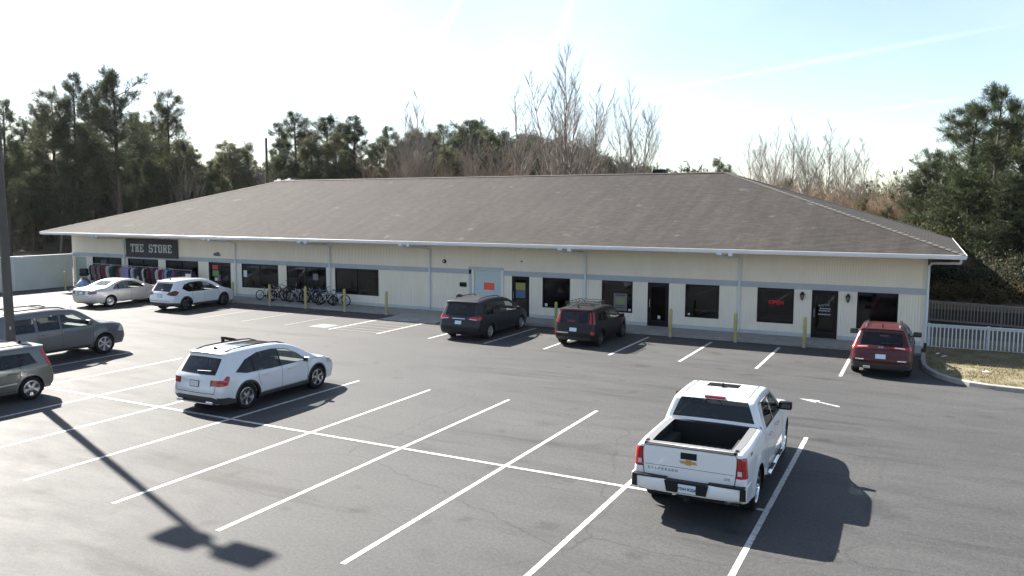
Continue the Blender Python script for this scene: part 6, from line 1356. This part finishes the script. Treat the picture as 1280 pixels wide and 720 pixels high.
# ---- tree prototypes
pA = tree_proto('pine_tree', pine(11, 18, .38, 4.6, 2.6, 'round', M_PINE, .50, 20, 12))
pB = tree_proto('pine_tree', pine(12, 18, .25, 4.0, 2.6, 'cone', M_PINE, .50, 20, 12))
pC = tree_proto('pine_tree', pine(13, 18, .38, 3.6, 2.2, 'round', M_PINE2, .44, 18, 10, .05))
pD = tree_proto('pine_tree', pine(14, 16, .12, 3.9, 1.7, 'cone', M_PINE2, .62, 26, 7))
pR = tree_proto('pine_tree', pine(21, 15, .12, 5.2, 2.0, 'round', M_PINER, .46, 26, 12, .1))
pR2 = tree_proto('pine_tree', pine(22, 15, .14, 4.4, 1.9, 'round', M_PINER, .46, 26, 11, .1))
bA = tree_proto('bare_tree', bare(31, 14, lev=4, spread=.36, multi=4, upb=.5), M_BARKG)
bB = tree_proto('bare_tree', bare(32, 14, lev=4, spread=.42, upb=.4), M_BARKG)
bC = tree_proto('bare_tree', bare(33, 12, lev=4, spread=.5, multi=3, upb=.35, tm=M_TWIGB), M_BARKG)
bD = tree_proto('bare_tree', bare(35, 9, lev=4, spread=.55, multi=5, upb=.3, tm=M_TWIGB), M_BARKG)
bE = tree_proto('bare_tree', bare(38, 13, lev=4, spread=.3, upb=.7), M_BARKG)
rt_ = random.Random(5)
def top_at(pr_h, ypix, dist_axis): return 5.4 + (262 - ypix) / 995.7 * dist_axis
def put(pr, hp, px, ytop, dist, label, group=None, z=0.0, wide=1.0):
    x, y = at_px(px, dist); da = dist * math.cos(math.atan((px - 640) / 995.7)); H = 5.4 + (262 - ytop) / 995.7 * da - z; s = H / hp * (.93 if pr[2] == 'pine_tree' else 1); plant(pr, x, y, z, s * wide, rt_.uniform(0, 6.28), label, 'tree', group, s)
pT = tree_proto('bare_tree', bare2(51, 14, 6, .22, 1.2), M_BARKG); pT2 = tree_proto('bare_tree', bare2(52, 14, 4, .20, 1.1), M_BARKG); pT3 = tree_proto('bare_tree', bare2(53, 13, 2, .10, 1.3), M_BARKG)
# left pines (front row behind the screen wall)
put(pB, 17.7, 12, 122 , 92, 'dark pine at the far left edge behind the light pole'); put(pB, 17.7, -30, 150, 88, 'dark pine cut by the left edge of the frame')
put(pB, 17.7, 96, 88, 92, 'tall dense dark pine left of the tallest round topped pine', wide=.95); put(pA, 17.6, 153, 86, 92, 'tallest round topped pine on the left with a forked open crown', wide=1.05); put(pC, 17.6, 76, 112, 96, 'slender pine leaning out left of the dense dark pine')
put(pC, 17.6, 216, 114, 96, 'airy pine with a thin open crown right of the tallest pine', wide=.95); put(pB, 17.7, 118, 120, 102, 'dark pine in the second row behind the tallest pine'); put(pC, 17.6, 182, 150, 102, 'olive pine between the tallest pine and the airy pine')
put(pB, 17.7, 50, 165, 98, 'dark pine filling the gap left of the slender pine'); put(pC, 17.6, 238, 178, 102, 'small olive pine right of the airy pine')
for i, px in enumerate(range(-60, 340, 17)): put((pD, pC, pD, bE, pB)[i % 5], (15.8, 17.6, 15.8, 13, 17.7)[i % 5], px + rt_.uniform(-6, 6), 176 + rt_.uniform(-14, 14) + max(0, px - 150) * .10, rt_.uniform(92, 110), 'medium tree in the crowded second row of the left wood', 'crowded trees of the left wood')
# small pines near the left end of the ridge
put(pC, 17.6, 289, 176, 108, 'small pine standing alone left of the utility pole', wide=1.2); put(pD, 15.8, 268, 193, 112, 'low pale pine left of the lone small pine'); put(pD, 15.8, 314, 172, 106, 'bushy pine just left of the utility pole', wide=1.1)
put(pB, 17.7, 350, 150, 96, 'pine just right of the utility pole', wide=1.1); put(pB, 17.7, 372, 136, 92, 'tallest pine of the clump right of the utility pole', wide=1.2); put(pA, 17.6, 410, 142, 92, 'broad pine in the middle of the clump above the ridge', wide=1.3); put(pB, 17.7, 441, 141, 90, 'dark pine at the right end of the clump above the ridge', wide=1.25); put(pD, 15.8, 392, 160, 88, 'olive pine in front of the clump above the ridge', wide=1.2); put(pB, 17.7, 462, 176, 92, 'short dark pine closing the clump on its right', wide=1.3)
put(pD, 15.8, 425, 160, 86, 'bushy olive pine low in the clump above the ridge', wide=1.3)
# bare trees and pines along the ridge
for i, px in enumerate(range(478, 660, 26)):
    put((bC, bB, bE, bD, bB)[i % 5], (12, 14, 13, 9, 14)[i % 5], px + rt_.uniform(-4, 4), 168 + rt_.uniform(-8, 18), rt_.uniform(80, 100), 'bare grey brown tree in the thicket above the middle of the ridge', 'bare trees above the middle of the ridge', wide=1.1)
put(pT3, 13, 525, 124, 88, 'slender bare tree with tall thin twigs above the middle of the ridge, the taller'); put(pT3, 13, 508, 138, 92, 'slender bare tree with tall thin twigs above the middle of the ridge, the shorter')
put(pD, 15.8, 503, 165, 100, 'rounded evergreen left in the thicket above the ridge', wide=1.3); put(pD, 15.8, 543, 160, 104, 'rounded evergreen right in the thicket above the ridge', wide=1.2); put(pB, 17.7, 580, 147, 96, 'pointed green pine rising left of the wooded hill', wide=1.3); put(pD, 15.8, 600, 158, 98, 'green pine just left of the wooded hill', wide=1.4); put(pD, 15.8, 640, 178, 96, 'low green tree in front of the wooded hill', wide=1.4); put(pD, 15.8, 562, 178, 90, 'low olive tree above the ridge, left of the pointed pine', wide=1.3)
put(pT, 13.8, 705, 70, 74, 'tallest bare tree with many rising stems above the roof ridge', wide=1.0); put(pT2, 13.8, 790, 118, 78, 'second bare tree with several stems right of the tallest one', wide=1.0); put(pT3, 13, 742, 120, 80, 'slim bare tree just right of the tallest bare tree'); put(pT3, 13, 645, 122, 84, 'slim bare tree left of the tallest bare tree')
for i, px in enumerate(range(655, 830, 15)): put((bD, bC, pD)[i % 3 if i % 4 else 0], (9, 12, 15.8)[i % 3 if i % 4 else 0], px + rt_.uniform(-4, 4), 194 + max(0, px - 700) * .14 + rt_.uniform(-4, 8), rt_.uniform(74, 88), 'low twiggy tree along the foot of the wooded hill', 'low trees at the foot of the hill', wide=1.25)
put(pD, 15.8, 893, 190, 92, 'small pine peeking over the right end of the ridge, nearer the middle', wide=1.0); put(pD, 15.8, 905, 200, 88, 'short bushy pine beside the small pine at the right end of the ridge', wide=1.1); put(pD, 15.8, 981, 216, 80, 'small dark evergreen behind the right hip of the roof', wide=1.1)
for i, (px, yt, k) in enumerate([(476, 172, pD), (490, 160, pB), (516, 158, pD), (532, 166, pA), (556, 156, pB), (572, 162, pD), (592, 150, pA), (612, 160, pD), (626, 166, pB), (655, 174, pD), (676, 180, pD), (700, 184, pB), (728, 190, pD), (756, 196, pD), (780, 204, pB), (806, 208, pD)]):
    put(k, 15.8 if k is pD else 17.7, px, yt - 4, 104 + (i * 7) % 12, 'grey green pine in the belt along the ridge, %s from the left' % (ordn + ['fifteenth', 'sixteenth'])[i], 'pine belt along the ridge', wide=1.25)
for i, (px, yt) in enumerate([(30, 150), (62, 140), (132, 140), (170, 138), (200, 150), (228, 168), (250, 184)]):
    put((pB, pA, pD)[i % 3], (17.7, 17.6, 15.8)[i % 3], px, yt, 106 + i, 'hazy pine behind the tall front pines on the left, %s from the left' % ordn[i], 'hazy pines on the left', wide=1.25)
# right hand thicket
for i, (px, yt, w) in enumerate([(936, 178, 1), (962, 168, 1), (985, 160, 1.1), (1008, 176, 1), (1030, 162, 1.1), (1052, 182, 1.1), (1078, 190, 1.1)]): put((pT3, pT2, pT2, pT3, pT2, pT3, pT3)[i], (13, 14, 14, 13, 14, 13, 13)[i], px, yt, 72 + (i * 5) % 11, 'bare tree, %s from the left of those above the right hip of the roof' % ordn[i], 'bare trees above the right hip', wide=w)
for i, px in enumerate(range(962, 1190, 11)): put((bD, bC, bD)[i % 3], (9, 12, 9)[i % 3], px + rt_.uniform(-3, 3), 226 + rt_.uniform(-9, 7) + max(0, px - 1040) * .09, rt_.uniform(64, 76), 'low brown leafless shrub tree in the thicket right of the roof', 'brown thicket right of the roof', wide=1.3)
for i, (px, yt, d) in enumerate([(1020, 236, 70), (1075, 240, 66), (1110, 250, 64)]): put(pD, 15.8, px, yt, d, 'low olive evergreen in the thicket right of the roof, %s from the left' % ordn[i], wide=1.2)
# right pines
put(pR, 14.7, 1238, 106, 57, 'big dark pine on the right behind the fences', wide=1.12); put(pR2, 14.7, 1168, 182, 60, 'shorter olive pine left of the big dark pine on the right', wide=1.1); put(pR, 14.7, 1146, 232, 62, 'lowest pine at the left edge of the right hand pines', wide=1.2); put(pR2, 14.7, 1210, 208, 55, 'low bushy pine in front of the right hand pines', wide=1.4); put(pR, 14.7, 1262, 215, 53, 'low dark pine in front of the right hand pines near the frame edge', wide=1.4); put(pR2, 14.7, 1268, 118, 64, 'tall pine at the right edge behind the big dark pine', wide=1.1); put(pR, 14.7, 1205, 128, 62, 'dark pine between the olive pine and the big one', wide=1.2)
put(pR, 14.7, 1320, 140, 58, 'dark pine cut by the right edge of the frame', wide=1.1); put(pR2, 14.7, 1300, 230, 53, 'low olive pine at the right edge of the frame', wide=1.1)
for i, px in enumerate(range(1150, 1380, 20)): put((pD, bD, pD, bC)[i % 4], (15.8, 9, 15.8, 12)[i % 4], px, 262 + rt_.uniform(-20, 20), rt_.uniform(66, 78), 'low tree in the shaded wood behind the right pines', 'shaded wood behind the right pines', wide=1.4)
for i, px in enumerate((1152, 1166, 1180, 1196, 1212, 1252)): put(bD, 9, px, 300 + (i % 3) * 9, 49 + i % 4, 'small leafless shrub on the leafy bank, %s from the left' % ordn[i], 'shrubs on the leafy bank')
# ---- far woods as one mass each
def mass(name, label, cnt, fa, seed, leafm, sz, hgt):
    rs = np.random.RandomState(seed); C_, S_ = [], []
    for _ in range(cnt):
        a, d = fa(rs); an = R(a) - R(27.514); x, y = math.sin(an) * d, math.cos(an) * d; z = hz(x, y); h = rs.uniform(*hgt)
        n = 60; u = rs.normal(0, 1, (n, 3)); u /= np.linalg.norm(u, axis=1)[:, None]; rr_ = rs.uniform(.55, 1, n)[:, None]; q = u * rr_ * np.array([h * .33, h * .33, h * .42]); C_.append(q + np.array([x, y, z + h * .55])); S_.append(u + np.array([0, 0, .3]))
    C_ = np.concatenate(C_); S_ = np.concatenate(S_); V, F = blades(C_, S_, 7, sz, sz * .20, .7, rs); me = np_mesh(name, V, F, leafm); o = link_mesh(name, me); tag(o, label, 'woods', kind='stuff'); return o
M_FARG = leafmat('far_evergreen', (.045, .06, .03), (.09, .10, .055), .2, .8); M_FARB = leafmat('far_bare_wood', (.12, .10, .085), (.20, .17, .14), .1, .9)
mass('hillside_woods', 'evergreen part of the wooded hill beyond the ridge', 900, lambda r: (r.uniform(-26, 13.5), r.uniform(150, 260)), 1, M_FARG, .8, (7, 12))
mass('hillside_woods', 'bare grey brown part of the wooded hill beyond the ridge', 800, lambda r: (r.uniform(-26, 14), r.uniform(125, 255)), 2, M_FARB, 1.0, (6, 10))
mass('forest_undergrowth', 'dark undergrowth of the left wood behind the screen wall', 330, lambda r: (r.uniform(-42, -19), r.uniform(104, 125)), 3, M_BROAD, .7, (5, 9))
mass('forest_undergrowth', 'low scrub behind the shop along the whole ridge', 420, lambda r: (r.uniform(-20, 32), r.uniform(84, 105)), 4, M_FARB, .6, (4, 6))
mass('distant_treeline', 'distant treeline far off on the right', 350, lambda r: (r.uniform(12, 50), r.uniform(150, 300)), 5, M_FARG, .5, (6, 9))
mass('forest_undergrowth', 'dark undergrowth behind the pines on the right', 170, lambda r: (r.uniform(25.5, 45), r.uniform(72, 92)), 6, M_BROAD, .45, (5, 10))

M_SHR = leafmat('scrub_leaves', (.07, .06, .03), (.15, .115, .06), .2)
def mass2(name, label, cnt, px0, px1, d0, d1, seed, m, sz, hgt, n=60):
    rs = np.random.RandomState(seed); C_, S_ = [], []
    for _ in range(cnt):
        x, y = at_px(rs.uniform(px0, px1), rs.uniform(d0, d1)); h = rs.uniform(*hgt); u = rs.normal(0, 1, (n, 3)); u /= np.linalg.norm(u, axis=1)[:, None]; C_.append(u * rs.uniform(.3, 1, n)[:, None] * np.array([h * .45, h * .45, h * .5]) + np.array([x, y, .8 + h * .4])); S_.append(u + np.array([0, 0, .4]))
    V, F = blades(np.concatenate(C_), np.concatenate(S_), 6, sz, sz * .16, .8, rs); tag(link_mesh(name, np_mesh(name, V, F, m)), label, 'scrub', kind='stuff')
mass2('scrub', 'brown scrub on the leafy bank behind the second picket fence', 90, 1140, 1420, 49, 60, 8, M_SHR, .30, (1.2, 2.6))
mass2('scrub', 'dark evergreen scrub under the pines on the right', 130, 1135, 1420, 52, 64, 9, M_PINE2, .40, (3.0, 6.0))


mass2('scrub', 'low dark scrub right behind the second picket fence', 120, 1150, 1420, 44.5, 52, 10, M_SHR, .26, (.7, 1.6)); mass2('scrub', 'dark green brush climbing the bank behind the fences', 110, 1150, 1420, 46, 55, 12, M_BROAD, .30, (1.2, 3.0))
# ---- air
hb = MB(); hb.span((-625, -625, -1.2), (625, 625, 44)); hm = bpy.data.materials.new('haze_air'); hm.use_nodes = True
for n_ in list(hm.node_tree.nodes): hm.node_tree.nodes.remove(n_)
ho = hm.node_tree.nodes.new('ShaderNodeOutputMaterial'); hv = hm.node_tree.nodes.new('ShaderNodeVolumePrincipled'); hv.inputs['Density'].default_value = HAZE; hv.inputs['Color'].default_value = (.9, .94, 1, 1); hv.inputs['Anisotropy'].default_value = .35
hm.node_tree.links.new(hv.outputs[0], ho.inputs['Volume']); hz_ = hb.build('haze', hm); hz_['kind'] = 'stuff'; hz_['label'] = 'thin bright haze in the air between the camera and the trees'
